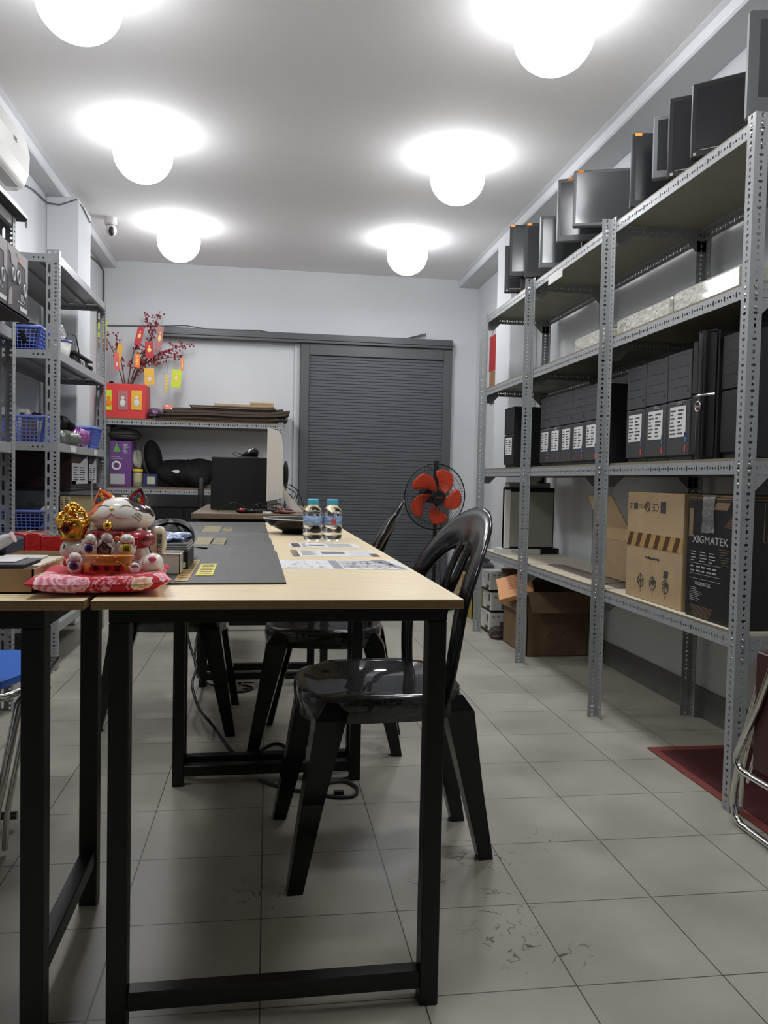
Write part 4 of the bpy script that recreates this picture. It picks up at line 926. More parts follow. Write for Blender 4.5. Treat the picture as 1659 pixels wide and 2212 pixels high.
for o_ in (c1, c2): MB().box(-1.381, 5.74 if o_ is c2 else 4.6, 2.553 if o_ is c2 else 2.53, -1.372, 5.76 if o_ is c2 else 4.62, 2.575 if o_ is c2 else 2.55).build('clip', WHT, o_)
c3 = thing('wall_cable', 'slack dark cable lying along the grey door track', 'cable', (.2, 7.0, 2.2))
pts = [(230, 702), (350, 703), (400, 703), (450, 711), (520, 713), (560, 714), (600, 721), (700, 727), (745, 727), (800, 731), (878, 731), (900, 726), (920, 721), (919, 724), (880, 733)]
m = MB(); m.tube([Vector((at(u, v, Y=6.985).x, 6.985 if u > 360 else 7.01, at(u, v, Y=6.985).z)) for u, v in pts], .0045, 6); m.build('cable_run', CAB, c3); p = at(878, 731, Y=6.99); MB().box(p.x-.01, 6.975, p.z-.012, p.x+.01, 7.018, p.z+.006).build('clip', WHT, c3)
cc = thing('security_camera', 'small white ceiling camera with a dark lens in the back left corner', 'camera', (-1.11, 5.9, ZC))
p = Vector((-1.105, 5.88, ZC)); m = MB(); m.cyl(p, p-Vector((0, 0, .045)), .042, .042, 24); m.cyl(p-Vector((0, 0, .045)), p-Vector((0, 0, .05)), .036, .036, 24); m.build('mount', WHT, cc)
m = MB(); q = p-Vector((-.005, .0, .085)); m.sph(q, (.036, .04, .042), 20, 12); m.build('camera_body', WHT, cc); m = MB(); m.sph(q+Vector((.004, -.016, -.008)), (.022, .03, .034), 16, 10); m.build('lens', DKG, cc)
# plaster scuffs and a wall plug on the left wall
wl = thing('wall_plug', 'tiny grey anchor plug left in the left wall', 'plug', (-1.38, 4.6, 2.3)); a = at(57, 484, X=-1.379); MB().box(-1.381, a.y-.012, a.z-.02, -1.376, a.y+.012, a.z+.02, .002).build('plug', CAB, wl); MB().cyl((-1.376, a.y, a.z), (-1.374, a.y, a.z), .004, .004, 10).build('hole', BLKD, wl)

# ------------------------------------------------------------------ low rack at the back wall: things on its top
BT = BZ[0]+.0145; BM = BZ[1]+.0145
def bp(u, v, Y=6.7): return at(u, v, Y=Y)
TRED = mat('coral_red_card', (206, 58, 58), .5); LIME = mat('lime_envelope', (196, 208, 50), .5); YELE = mat('golden_envelope', (222, 172, 60), .4); CRIM = mat('crimson_envelope', (178, 30, 40), .45)
WINE = mat('pale_wine_envelope', (168, 108, 104), .5); ORNG = mat('orange_charm', (230, 120, 36), .45); GLIT = mat('gold_print', (232, 196, 110), .35)
rb = thing('red_box', 'red paper-covered box with three small envelopes on its front', 'box', (-1.12, 6.75, BT))
rx0, rx1, rz1 = bp(221, 893, 6.66).x, bp(314, 893, 6.66).x, bp(300, 830, 6.66).z
MB().box(rx0, 6.66, BT, rx1, 6.9, rz1, .004).build('box_body', TRED, rb)
for k, (u, mm) in enumerate(((229, LIME), (264, WINE), (294, YELE))):
    a = bp(u-(0 if k == 0 else 10), 843 if k != 0 else 842, 6.659); b = bp(u+12, 886, 6.659); o = MB().box(a.x, 6.656, b.z, b.x, 6.6595, a.z, .0005).build('envelope', mm, rb)
    m = MB(); c = Vector(((a.x+b.x)/2, 6.655, (a.z*.35+b.z*.65)));
    m.sph(c, (.022, .0015, .028), 14, 8); m.sph(c+Vector((0, 0, .042)), (.015, .0015, .016), 12, 6); m.build('printed_figure', PAPER if k else ORNG, o)
bb2 = blob('black_bag', 'black bag behind the red box at the left end of the back rack', 'bag', (-1.29, 6.945, BT), (.05, .045, .16), CLOTH, 31, .15)
pot = thing('red_berry_tree', 'new-year tree of red berry branches hung with envelopes, in a black pot', 'potted plant', (-1.1, 6.94, BT)) 
px0 = bp(273, 826, 6.93)
m = MB(); m.lathe([(0, 0), (.05, 0), (.062, .2), (.08, .30), (.075, .30), (.05, .18), (0, .18)], 20, (px0.x, 6.955, BT), cap=False, sy=.7); m.build('pot', BLKD, pot)
BERRY = mat('red_berry', (142, 22, 36), .3); TWIG = mat('brown_twig', (84, 52, 46), .7)
random.seed(17)
stem0 = Vector((px0.x, 6.94, BT+.20))
def branch(pts, n, spread, yy=None):
    P = [stem0]+[at(u, v, Y=6.86+.02*i) for i, (u, v) in enumerate(pts)]
    m = MB(); m.tube(P, [max(.0018, .005-.0007*i) for i in range(len(P))], 6)
    bm = MB(); ends = []
    L = [(P[i], P[i+1]) for i in range(1, len(P)-1)]
    for k in range(n):
        a, b = L[min(len(L)-1, int(len(L)*(k/n)))]; p = a.lerp(b, (k*len(L)/n) % 1)
        d = Vector((random.uniform(-1, 1), random.uniform(-.6, .4), random.uniform(-1, 1))).normalized()*random.uniform(.35, 1)*spread
        q = p+d; q.y = min(q.y, 6.99); m.tube([p, p.lerp(q, .6)+Vector((0, 0, .004)), q], .0011, 4)
        for e in range(3):
            w = q+Vector((random.uniform(-1, 1), random.uniform(-1, .3), random.uniform(-1, 1)))*.02; w.y = min(w.y, 7.0)
            bm.sph(w, .0075, 8, 6)
    b_ = m.build('branch', TWIG, pot); o = bm.build('berry_cluster', BERRY, b_); o['kind'] = 'stuff'
branch([(290, 800), (310, 762), (330, 720), (346, 672)], 26, .045)
branch([(300, 800), (330, 772), (365, 755), (413, 742)], 30, .045)
branch([(300, 790), (322, 782), (350, 775), (380, 770), (388, 772)], 22, .035)
branch([(282, 790), (290, 755), (298, 745)], 12, .06)
branch([(264, 790), (250, 745), (252, 722)], 9, .03)
branch([(330, 720), (320, 700), (312, 676)], 9, .02)
branch([(250, 770), (225, 720), (204, 694)], 12, .05)
def env(kind, label, u0, v0, u1, v1, mm, tilt=0, Y=6.80, hang=None, fig=None, cat='envelope', th=.003):
    a = at(u0, v0, Y=Y); b = at(u1, v1, Y=Y); c = (a+b)/2; w = abs(b.x-a.x); h = abs(a.z-b.z)
    t = thing(kind, label, cat, (c.x, Y, c.z-h/2), 'new-year envelopes and charms hanging on the berry tree')
    T = Matrix.Translation((c.x, Y, c.z)) @ Euler((0, tilt, .1)).to_matrix().to_4x4()
    m = MB(); m.T = T; m.box(-w/2, -th/2, -h/2, w/2, th/2, h/2, .0006); m.build('paper', mm, t)
    m = MB(); m.T = T; m.tube([(0, 0, h/2-.004), (.001, .0, h/2+.02), (0, .03, h/2+(hang or .05))], .0008, 4); m.build('string', TWIG, t)
    m = MB(); m.T = T
    if fig == 'gold': m.sph((0, -.002, -.0), (w*.25, .001, h*.14), 12, 6); m.sph((0, -.002, h*.22), (w*.12, .001, h*.05), 10, 5)
    elif fig == 'text':
        for k in range(4): m.box(-w*.25, -th/2-.0006, h*(.3-.18*k)-.006, w*.25, -th/2, h*(.3-.18*k)+.004)
    else: m.sph((0, -.002, -h*.15), (w*.22, .001, h*.13), 12, 6)
    m.build('print', GLIT if fig != 'white' else PAPER, t)
env('red_envelope', 'crimson envelope with a gold print, tilted, upper left of the berry tree', 294, 705, 308, 746, CRIM, .22, hang=.12, fig='gold')
bpy.data.objects['red_envelope'].location.z += 0
env('red_envelope', 'dark crimson envelope in the middle of the berry tree', 314, 738, 331, 774, CRIM, -.05, fig='gold', Y=6.78)
env('red_envelope', 'pale wine-coloured envelope behind the middle of the tree, tilted', 338, 704, 351, 758, WINE, .12, Y=6.83, fig='gold', hang=.1)
env('golden_envelope', 'golden yellow envelope with a small white figure, below the berries', 312, 795, 333, 832, YELE, -.05, fig='white', Y=6.79)
env('lime_envelope', 'lime green envelope hanging at the right, red print at its foot', 371, 798, 391, 838, LIME, .08, fig='gold', hang=.13)
env('lime_envelope', 'bright lime envelope hanging behind the left rack post', 212, 688, 231, 730, LIME, .05, fig='gold', Y=6.82)
env('gold_charm', 'narrow pale gold ticket hanging edge-on under the right branch', 356, 807, 363, 848, mat('pale_gold_card', (196, 176, 104), .4), .08, fig='text', hang=.12, cat='charm')
env('orange_charm', 'orange scroll charm with vertical gold characters left of the middle envelope', 291, 764, 302, 794, ORNG, .03, fig='text', cat='charm', th=.01, Y=6.77)
env('orange_charm', 'thin orange scroll charm at the far right tip of the tree', 391, 773, 396, 800, ORNG, 0, fig='text', cat='charm', th=.008, hang=.07)
env('brown_charm', 'brown and gold charm hanging under the left lime envelope', 208, 728, 232, 752, mat('brown_gold_card', (150, 84, 40), .45), 0, fig='gold', cat='charm', Y=6.83)
env('red_charm', 'pink and red greeting card at the right side of the rack post', 247, 762, 257, 800, mat('pink_red_card', (214, 96, 88), .5), -.06, fig='white', cat='charm', Y=6.8)
env('gold_charm', 'golden fish-shaped charm beside the pink card', 251, 742, 262, 795, YELE, .15, fig='gold', cat='charm', Y=6.85, th=.012)
# snack bag and the pile of flattened cartons
sb = blob('snack_bag', 'crumpled snack bag of blue, red and clear film beside the red box', 'bag', (bp(340, 890).x+.02, 6.76, BT), (.10, .08, .045), mat('navy_orange_film', (88, 60, 96), .25, noise=.6, nscale=22, bump=1, bscale=40, coat=1), 33, .45)
sr = blob('red_wrapper', 'red and clear candy wrapper standing up behind the snack bag', 'wrapper', (bp(362, 880).x, 6.84, BT), (.055, .02, .065), mat('red_clear_film', (214, 120, 104), .25, bump=1, bscale=40, coat=1), 34, .3)
random.seed(23)
BRS = [mat('dark_grey_brown_board', (74, 64, 54), .8, noise=.1, nscale=12), mat('grey_brown_board', (106, 92, 76), .8, noise=.12, nscale=12), KRAFT]
zc = BT
spec = [(330, 622, 0, .006, 0), (345, 612, 1, .006, 0), (322, 600, 0, .008, 0), (338, 618, 0, .006, 0), (360, 624, 1, .006, 0), (352, 626, 0, .014, 0), (372, 612, 0, .008, .01), (415, 596, 1, .006, 0), (410, 592, 0, .006, .005), (463, 592, 2, .012, 0)]
for i, (u0, u1, k, th, jog) in enumerate(spec):
    a, b = at(u0, 890, Y=6.6).x, at(u1, 890, Y=6.6).x; y0 = 6.58+random.uniform(-.02, .02)
    lab = ['bottom', 'second', 'third', 'fourth', 'fifth', 'sixth', 'seventh', 'eighth', 'ninth', 'top, lightest'][i]
    t = thing('flattened_carton', '%s sheet from below in the pile of flattened cartons on the back rack' % lab, 'flat carton', ((a+b)/2, 6.8, zc), 'flattened cartons piled on the back rack')
    ns = 12;     m = MB(); v0 = []; 
    for s in range(ns+1):
        x = a+(b-a)*s/ns; dz = .0022*math.sin(9*x)+.012*max(0, x-.02)/.1+.002
        for y in (y0, 6.99): v0 += [(x, y, zc+dz), (x, y, zc+dz+th*1.45)]
    F = []
    for s in range(ns):
        q = 4*s; F += [(q, q+4, q+5, q+1), (q+2, q+3, q+7, q+6), (q, q+2, q+6, q+4), (q+1, q+5, q+7, q+3)]
    F += [(0, 1, 3, 2), (4*ns, 4*ns+2, 4*ns+3, 4*ns+1)]
    m.add(v0, F); m.build('board', BRS[k], t)
    if i % 3 == 0: MB().box(a+.1*(i+1) % .3+a*0+.05, y0-.001, zc+.001, a+.16, y0, zc+.004).build('white_print', PAPER, t) if False else None
    zc += th*1.75
t = thing('brown_envelope', 'small tan folded card on the right end of the carton pile', 'card', (bp(560, 870).x, 6.7, zc)); a = at(540, 866, Y=6.62).x; b = at(592, 866, Y=6.62).x; MB().box(a, 6.62, zc, b, 6.85, zc+.022, .004).build('card', KRAFT, t); MB().box(a+.01, 6.619, zc+.010, b-.01, 6.62, zc+.0115).build('fold', KRAFTD, t)
# lower shelf of the back rack
PUR = mat('purple_carton', (104, 62, 124), .5); BLUC = mat('navy_card', (40, 50, 92), .5)
pu = thing('purple_carton', 'purple product carton with a green triangle and a round photo', 'carton', (-1.1, 6.75, BM))
a, b = at(236, 1050, Y=6.62), at(283, 950, Y=6.62)
MB().box(a.x, 6.64, BM, b.x, 6.9, BM+.36, .003).build('carton', PUR, pu)
T = frame3((a.x, 6.6392, BM), (1, 0, 0), (0, 0, 1)); w = b.x-a.x
m = MB(); m.add([T @ Vector(q) for q in ((w*.15, .275, .0004), (w*.5, .275, .0004), (w*.3, .345, .0004))], [(0, 1, 2)]); m.build('green_triangle', mat('leaf_green', (96, 160, 70), .5), pu)
m = MB(); dashes(m, T, w*.62, .26, w*.98, .34, 7, 0, 1, th=.5); dashes(m, T, w*.05, .215, w*.8, .245, 2, 0, 1, th=.4); sheet(m, T, w*.02, .02, w*.7, .1); m.build('print', MARK, pu)
m = MB(); m.tube([T @ Vector((w*.3+.03*math.cos(t*PI/8), .165+.03*math.sin(t*PI/8), .001)) for t in range(16)], .009, 5, closed=True); m.build('round_photo', PAPER, pu)
jr = thing('lidded_jar', 'clear jar with a yellow lid between the purple carton and the blue box', 'jar', (bp(297, 1040).x, 6.7, BM))
c = Vector((at(297, 1045, Y=6.68).x, 6.68, BM)); JAR = mat('cloudy_jar', (150, 146, 130), .2, coat=1)
m = MB(); m.lathe([(0, 0), (.036, 0), (.04, .006), (.04, .105), (.034, .118), (0, .118)], 20, c, cap=False); m.build('jar_body', JAR, jr); m = MB(); m.lathe([(0, .118), (.04, .118), (.04, .142), (0, .142)], 20, c, cap=False); m.build('lid', mat('yellow_lid', (214, 190, 50), .4), jr)
m = MB(); m.T = Matrix.Translation(c); m.surf(lambda i, j: (.0405*math.cos(-PI/2+(i-.3)*1.6), .0405*math.sin(-PI/2+(i-.3)*1.6), .04+.06*j), 8, 2); m.build('jar_label', mat('buff_label', (178, 168, 128), .6), jr)
bx_ = thing('blue_box', 'dark blue box with a pale square label on the back rack', 'box', (bp(322, 1040).x, 6.7, BM)); a, b = at(309, 1045, Y=6.64), at(338, 1025, Y=6.64)
MB().box(a.x, 6.645, BM, b.x, 6.72, BM+.105, .002).build('box', BLUC, bx_); MB().box(a.x+.03, 6.644, BM+.025, b.x-.012, 6.645, BM+.085).build('label', mat('pale_green_label', (176, 184, 150), .6), bx_)
mh = thing('black_backpack', 'upright black rounded bag with a grey side on the back rack', 'bag', (bp(328, 1000).x, 6.85, BM))
c = at(330, 985, Y=6.83); m = MB(); m.sph((c.x, 6.84, BM+.235), (.075, .1, .15), 24, 16, rot=Euler((0, -.15, 0)).to_matrix()); m.build('bag_body', CLOTH, mh); m = MB(); m.sph((c.x-.045, 6.86, BM+.22), (.06, .08, .14), 20, 12, rot=Euler((0, -.25, 0)).to_matrix()); m.build('grey_panel', mat('grey_fabric', (110, 106, 98), .9), mh)
wc2 = blob('white_cloth', 'white folded cloth hanging left of the upright black bag', 'cloth', (at(294, 985, Y=6.78).x, 6.78, BM+.142), (.04, .035, .075), mat('off_white_cloth', (168, 164, 152), .9), 41, .5)
blob('black_clothes_heap', 'long heap of black clothes with a white tag on the back rack', 'clothes', (at(406, 1040, Y=6.78).x, 6.86, BM), (.23, .11, .115), CLOTH, 42, .3)
tg = bpy.data.objects['black_clothes_heap']; c = at(378, 1018, Y=6.63); m = MB(); m.prism([(c.x-.03, c.z), (c.x, c.z-.012), (c.x+.025, c.z-.014), (c.x+.034, c.z), (c.x+.022, c.z+.012), (c.x, c.z+.01)], 6.64, 6.66, 'y'); m.build('white_tag', PAPER, tg)
m = MB(); a = at(434, 1035, Y=6.59); m.tube([(a.x, 6.62, BM+.08), (a.x, 6.585, BM+.01), (a.x+.003, 6.583, BM-.12), (a.x+.012, 6.585, BM-.26)], (.022, .004), 6, flat=(1, 0, 0)); m.build('hanging_strap', BLKD, tg)
t = thing('grey_cushion', 'dull grey rounded cushion tucked under the back rack top', 'cushion', (at(278, 930, Y=6.8).x, 6.82, BM+.362)); m = MB(); c = at(270, 930, Y=6.8); m.sph((c.x, 6.8, BM+.362+.055), (.13, .12, .055), 24, 12); m.build('cushion', mat('dull_grey_fabric', (82, 80, 74), .9, noise=.15, nscale=20), t); m = MB(); m.tube([(c.x+.13*math.cos(q*PI/12), 6.8+.12*math.sin(q*PI/12), BM+.417) for q in range(24)], .003, 5, closed=True); m.build('piping', CLOTH, t)

cbx = thing('black_filler_cabinet', 'added black cabinet filling the black area under the back rack', 'cabinet', (-.67, 6.8, 0))  # added cabinet, fills the black area below the rack
MB().box(-.97, 6.66, .02, -.36, 6.96, .70, .004).build('cabinet_body', BLKD, cbx)
for x_ in (-.965, -.66): MB().box(x_, 6.645, .04, x_+.295, 6.66, .69, .003).build('door', BLKM, cbx)
MB().box(-.95, 6.68, 0, -.38, 6.94, .02).build('plinth', BLKM, cbx)
# ------------------------------------------------------------------ things on the maple tables
def S(Y, X=-.3): return (Y*.989+X*.143)/FPX          # metres per photo pixel at a depth, for sizing
PADM = mat('charcoal_rubber_pad', (60, 60, 55), .48, noise=.1, nscale=6, bump=.25, bscale=300)
pad = thing('desk_pad', 'long dark grey desk pad with ripples and yellow stickers across both maple tables', 'desk pad', (-.14, 2.6, TZ))
A, B, C, D = Vector((-.30, 1.56, 0)), Vector((.028, 1.582, 0)), Vector((-.009, 3.744, 0)), Vector((-.352, 3.70, 0))
rip = lambda y: .009*math.exp(-((y-2.36)/.04)**2)+.009*math.exp(-((y-2.9)/.045)**2)
def padp(i, j):
    p = A.lerp(B, i).lerp(D.lerp(C, i), j); y = p.y
    jog = .010*(1 if y < 2.27 else 0)*i+.008*(1 if y < 2.75 else 0)*i
    z = rip(y)+.004*math.exp(-((y-2.45)/.02)**2)*math.sin(i*5)**2
    return Vector((p.x+jog*.6, y, TZ+.0036+z))
m = MB(); m.surf(lambda i, j: padp(i, j), 14, 120); m.surf(lambda i, j: padp(i, j)-Vector((0, 0, .0034)), 14, 120)
for e in (0, 1): m.surf(lambda i, j: padp(e, i)-Vector((0, 0, .0034*j)), 120, 2); m.surf(lambda i, j: padp(i, e)-Vector((0, 0, .0034*j)), 14, 2)
m.build('pad', PADM, pad)
YST = mat('yellow_label', (206, 190, 60), .5, noise=.15, nscale=40); YST2 = mat('faded_tan_label', (128, 116, 72), .5, noise=.2, nscale=60); OST = mat('orange_stripe_label', (166, 128, 60), .5)
c8 = lambda x, y: (380+x/6.38, 1100+y/6.38)
def sticker(P, mm, lines=0, ln='label_stripe'):
    Q = []
    for x, y in P:
        u, v = c8(x, y); q = at(u, v, Z=TZ+.004); Q.append(q)
    zz = max(.0036+rip(q.y) for q in Q)+TZ+.0012
    V = [Vector((q.x, q.y, zz)) for q in Q]; m = MB(); m.add(V+[v-Vector((0, 0, .0008)) for v in V], [(0, 1, 2, 3), (7, 6, 5, 4), (0, 4, 5, 1), (1, 5, 6, 2), (2, 6, 7, 3), (3, 7, 4, 0)]); o = m.build('sticker', mm, pad)
    if lines:
        m = MB()
        for k in range(lines):
            a0, a1 = (k+.6)/(lines+.4)*.9+.03, (k+.95)/(lines+.4)*.9+.03
            l = lambda e, f: (V[0].lerp(V[1], e)).lerp(V[3].lerp(V[2], e), f)+Vector((0, 0, .0003))
            m.add([l(.15, a0), l(.85, a0), l(.85, a1), l(.15, a1)], [(0, 1, 2, 3)])
        m.build(ln, mat('dark_olive_print', (86, 78, 40), .6), o)
sticker([(350, 755), (570, 752), (505, 918), (262, 918)], YST, 6)
sticker([(170, 702), (345, 698), (165, 990), (-30, 1000)], OST, 9)
sticker([(545, 428), (698, 428), (660, 520), (495, 515)], YST2, 3)
sticker([(300, 400), (522, 400), (430, 552), (240, 540)], YST2)
sticker([(665, 255), (783, 255), (765, 310), (640, 305)], YST2, 2)
sticker([(410, 232), (640, 232), (590, 320), (350, 315)], YST2)
FILMP = mat('taped_paper', (206, 206, 206), .6); GRYP = mat('grey_print', (132, 132, 138), .6); TAPP = mat('yellowed_tape', (196, 178, 132), .2, coat=1)
def paper(label, P, kind):
    Q = [Vector((*(at(u, v, Z=TZ).xy), TZ+.0008)) for u, v in P]
    t = thing('taped_paper', label, 'paper', tuple(Q[0]), 'printed sheets taped to the maple tables')
    m = MB(); m.add(Q+[q-Vector((0, 0, .0006)) for q in Q], [(0, 1, 2, 3), (7, 6, 5, 4), (0, 4, 5, 1), (1, 5, 6, 2), (2, 6, 7, 3), (3, 7, 4, 0)]); m.build('sheet', FILMP, t)
    l = lambda e, f, h=.0004: (Q[0].lerp(Q[1], e)).lerp(Q[3].lerp(Q[2], e), f)+Vector((0, 0, h))
    m = MB(); R = lambda e0, f0, e1, f1, h=.0004: m.add([l(e0, f0, h), l(e1, f0, h), l(e1, f1, h), l(e0, f1, h)], [(0, 1, 2, 3)])
    random.seed(len(label))
    if kind == 0:
        R(.42, .05, .49, .95); 
        for k in range(7): R(.5, .1+.12*k, .93, .125+.12*k)
        for k in range(28):
            e = random.uniform(.5, .9); f = .1+.12*random.randrange(7); R(e, f+.03, e+random.uniform(.01, .05), f+.09)
        for k in range(26):
            e = random.uniform(.02, .38); f = random.randrange(10)*.09+.06; R(e, f, e+random.uniform(.01, .035), f+.035)
        m.add([l(.78, .0), l(.9, .0), l(.99, .93), l(.95, .95)], [(0, 1, 2, 3)])
    elif kind == 1:
        for k in range(6): R(.34, .25+.07*k, .62, .29+.07*k)
        for k in range(8): R(.1, .1+.1*k, .22+.04*(k % 3), .13+.1*k); 
        for k in range(4): R(.68, .1+.25*k, .95, .12+.25*k)
    else:
        R(.03, .12, .15, .88); R(.27, .4, .5, .62)
        for k in range(5): R(.55, .15+.15*k, .9, .18+.15*k); R(.18, .2+.15*k, .24, .24+.15*k)
    m.build('print', GRYP if kind != 2 else INK, t)
    if kind == 1:
        m = MB(); R2 = [(-.02, .0, .06, 1), (.9, .6, .99, 1.05)]
        for a in R2: m.add([l(a[0], a[1], .0007), l(a[2], a[1], .0007), l(a[2], a[3], .0007), l(a[0], a[3], .0007)], [(0, 1, 2, 3)])
        m.build('tape', TAPP, t)
paper('widest printed sheet taped near the front right of the near table', [(597, 1211), (852, 1211), (882, 1231), (607, 1229)], 0)
paper('middle taped sheet with a bold print line, between the other two', [(630, 1189), (800, 1190), (822, 1202), (637, 1202)], 1)
paper('farthest taped sheet with a small black photo at its left end', [(622, 1173), (765, 1175), (783, 1184), (628, 1183)], 2)
# bottles
WATER = mat('clear_bottle_plastic', (252, 253, 255), .02, trans=1, ior=1.33); CAPB = mat('turquoise_cap', (84, 176, 204), .4)
LBL = mat('blue_bottle_label', (132, 158, 196), .35, noise=.55, nscale=38, stretch=(1, 1, 3))
def bottle(label, x, y, rz):
    t = thing('water_bottle', label, 'bottle', (x, y, TZ), 'small water bottles on the maple table', rz)
    pr = [(0, .002), (.024, .0), (.031, .004), (.0335, .012), (.033, .022), (.0315, .026), (.0335, .030), (.0335, .046), (.0325, .048), (.0325, .083), (.0335, .086), (.0325, .094), (.028, .106), (.020, .116), (.0155, .121), (.0155, .130), (0, .130)]
    MB().lathe(pr, 32, cap=False).build('bottle_body', WATER, t, local=True)
    MB().lathe([(0.0326, .050), (.0331, .050), (.0331, .082), (.0326, .082)], 32, cap=False).build('label', LBL, t, local=True)
    m = MB(); m.lathe([(0, .120), (.0185, .120), (.0192, .122), (.0192, .136), (.0178, .139), (0, .139)], 30, cap=False)
    for k in range(30): a = 2*PI*k/30; m.box(.0, 0, 0, 0, 0, 0) if False else m.cyl((.0192*math.cos(a), .0192*math.sin(a), .122), (.0192*math.cos(a), .0192*math.sin(a), .135), .0007, seg=4)
    m.build('cap', CAPB, t, local=True)
bottle('small water bottle with a turquoise cap, the left one beside the black bowl', .154, 2.755, 0)
bottle('small water bottle with turquoise cap and red mark on its label, right one', .2215, 2.765, 2)
t = bpy.data.objects['water_bottle.001']; MB().surf(lambda i, j: (.0334*math.cos(-1.75+i*.45-2), .0334*math.sin(-1.75+i*.45-2), .056+.016*j), 6, 2).build('red_mark', mat('red_print', (196, 72, 84), .4), t, local=True)
# bowl
bw = thing('black_bowl', 'wide black bowl with a white rim, behind the water bottles', 'bowl', (.115, 3.06, TZ))
m = MB(); m.T = Matrix.Translation((.115, 3.06, TZ)) @ Euler((0, .012, 0)).to_matrix().to_4x4()
m.lathe([(0, .0), (.058, 0), (.06, .012), (.075, .016), (.105, .03), (.128, .052), (.131, .056), (.127, .056), (.10, .034), (.07, .02), (0, .018)], 48, cap=False); m.build('bowl_body', BLKP, bw)
m = MB(); m.T = Matrix.Translation((.115, 3.06, TZ)) @ Euler((0, .012, 0)).to_matrix().to_4x4(); m.tube([(.1295*math.cos(2*PI*k/48), .1295*math.sin(2*PI*k/48), .056) for k in range(48)], .0022, 6, closed=True); m.build('rim', WHT, bw)

# ------------------------------------------------------------------ lucky cat on its cushion
def cushion_mat():
    m = bpy.data.materials.new('red_floral_cotton'); m.use_nodes = True; nt = m.node_tree; b = nt.nodes['Principled BSDF']; N = nt.nodes.new; L = nt.links
    b.inputs['Roughness'].default_value = .75
    tc = N('ShaderNodeTexCoord'); nz = N('ShaderNodeTexNoise'); nz.inputs['Scale'].default_value = 55; nz.inputs['Detail'].default_value = 3; L.new(tc.outputs['Object'], nz.inputs[0])
    sb = N('ShaderNodeVectorMath'); sb.operation = 'SUBTRACT'; sb.inputs[1].default_value = (.5, .5, .5); L.new(nz.outputs['Color'], sb.inputs[0])
    sc_ = N('ShaderNodeVectorMath'); sc_.operation = 'SCALE'; sc_.inputs['Scale'].default_value = .022; L.new(sb.outputs[0], sc_.inputs[0])
    ad = N('ShaderNodeVectorMath'); ad.operation = 'ADD'; L.new(tc.outputs['Object'], ad.inputs[0]); L.new(sc_.outputs[0], ad.inputs[1])
    def spot(px, r, cols, src=None):
        d = N('ShaderNodeVectorMath'); d.operation = 'DISTANCE'; d.inputs[1].default_value = px; L.new((src or ad).outputs[0], d.inputs[0])
        mr = N('ShaderNodeMath'); mr.operation = 'DIVIDE'; mr.inputs[1].default_value = r; L.new(d.outputs['Value'], mr.inputs[0])
        cr = N('ShaderNodeValToRGB'); el = cr.color_ramp.elements; el[0].position = 0; el[0].color = cols[0]; el[1].position = cols[1][0]; el[1].color = cols[1][1]
        for p, c in cols[2:]:
            e = el.new(p); e.color = c
        L.new(mr.outputs[0], cr.inputs[0])
        ms = N('ShaderNodeMath'); ms.operation = 'LESS_THAN'; ms.inputs[1].default_value = 1; L.new(mr.outputs[0], ms.inputs[0])
        return cr.outputs[0], ms.outputs[0]
    base = N('ShaderNodeRGB'); base.outputs[0].default_value = rgb(186, 22, 42)
    cur = base.outputs[0]
    # tiny blossoms
    vo = N('ShaderNodeTexVoronoi'); vo.inputs['Scale'].default_value = 150; L.new(ad.outputs[0], vo.inputs[0])
    n2 = N('ShaderNodeTexNoise'); n2.inputs['Scale'].default_value = 17; L.new(tc.outputs['Object'], n2.inputs[0])
    l1 = N('ShaderNodeMath'); l1.operation = 'LESS_THAN'; l1.inputs[1].default_value = .5; L.new(vo.outputs['Distance'], l1.inputs[0])
    g1 = N('ShaderNodeMath'); g1.operation = 'GREATER_THAN'; g1.inputs[1].default_value = .53; L.new(n2.outputs[0], g1.inputs[0])
    mu = N('ShaderNodeMath'); mu.operation = 'MULTIPLY'; L.new(l1.outputs[0], mu.inputs[0]); L.new(g1.outputs[0], mu.inputs[1])
    mx = N('ShaderNodeMixRGB'); mx.inputs[2].default_value = rgb(222, 150, 160); L.new(mu.outputs[0], mx.inputs[0]); L.new(cur, mx.inputs[1]); cur = mx.outputs[0]
    R = rgb
    pink = [R(150, 30, 60), (.25, R(206, 70, 110)), (.38, R(240, 200, 205)), (.5, R(205, 80, 115)), (.68, R(242, 196, 200)), (.78, R(214, 90, 120)), (.95, R(244, 214, 212))]
    peach = [R(190, 110, 70), (.3, R(236, 190, 150)), (.42, R(206, 130, 90)), (.58, R(244, 214, 180)), (.7, R(214, 140, 104)), (.95, R(246, 226, 204))]
    green = [R(30, 60, 62), (.4, R(70, 120, 130)), (.6, R(40, 84, 60)), (.95, R(196, 206, 140))]
    cream = [R(150, 60, 60), (.4, R(232, 206, 180)), (.55, R(160, 70, 70)), (.95, R(236, 212, 190))]
    for px, r, cc in SPOTS(pink, peach, green, cream):
        c_, mk = spot(px, r, cc); mx = N('ShaderNodeMixRGB'); L.new(mk, mx.inputs[0]); L.new(cur, mx.inputs[1]); L.new(c_, mx.inputs[2]); cur = mx.outputs[0]
    L.new(cur, b.inputs['Base Color'])
    return m
CY = 1.535; CX = at(218, 1262, Y=1.5).x; croot = Vector((CX, CY, TZ))
def cus(t, p, top):   # pinched square pillow
    pass
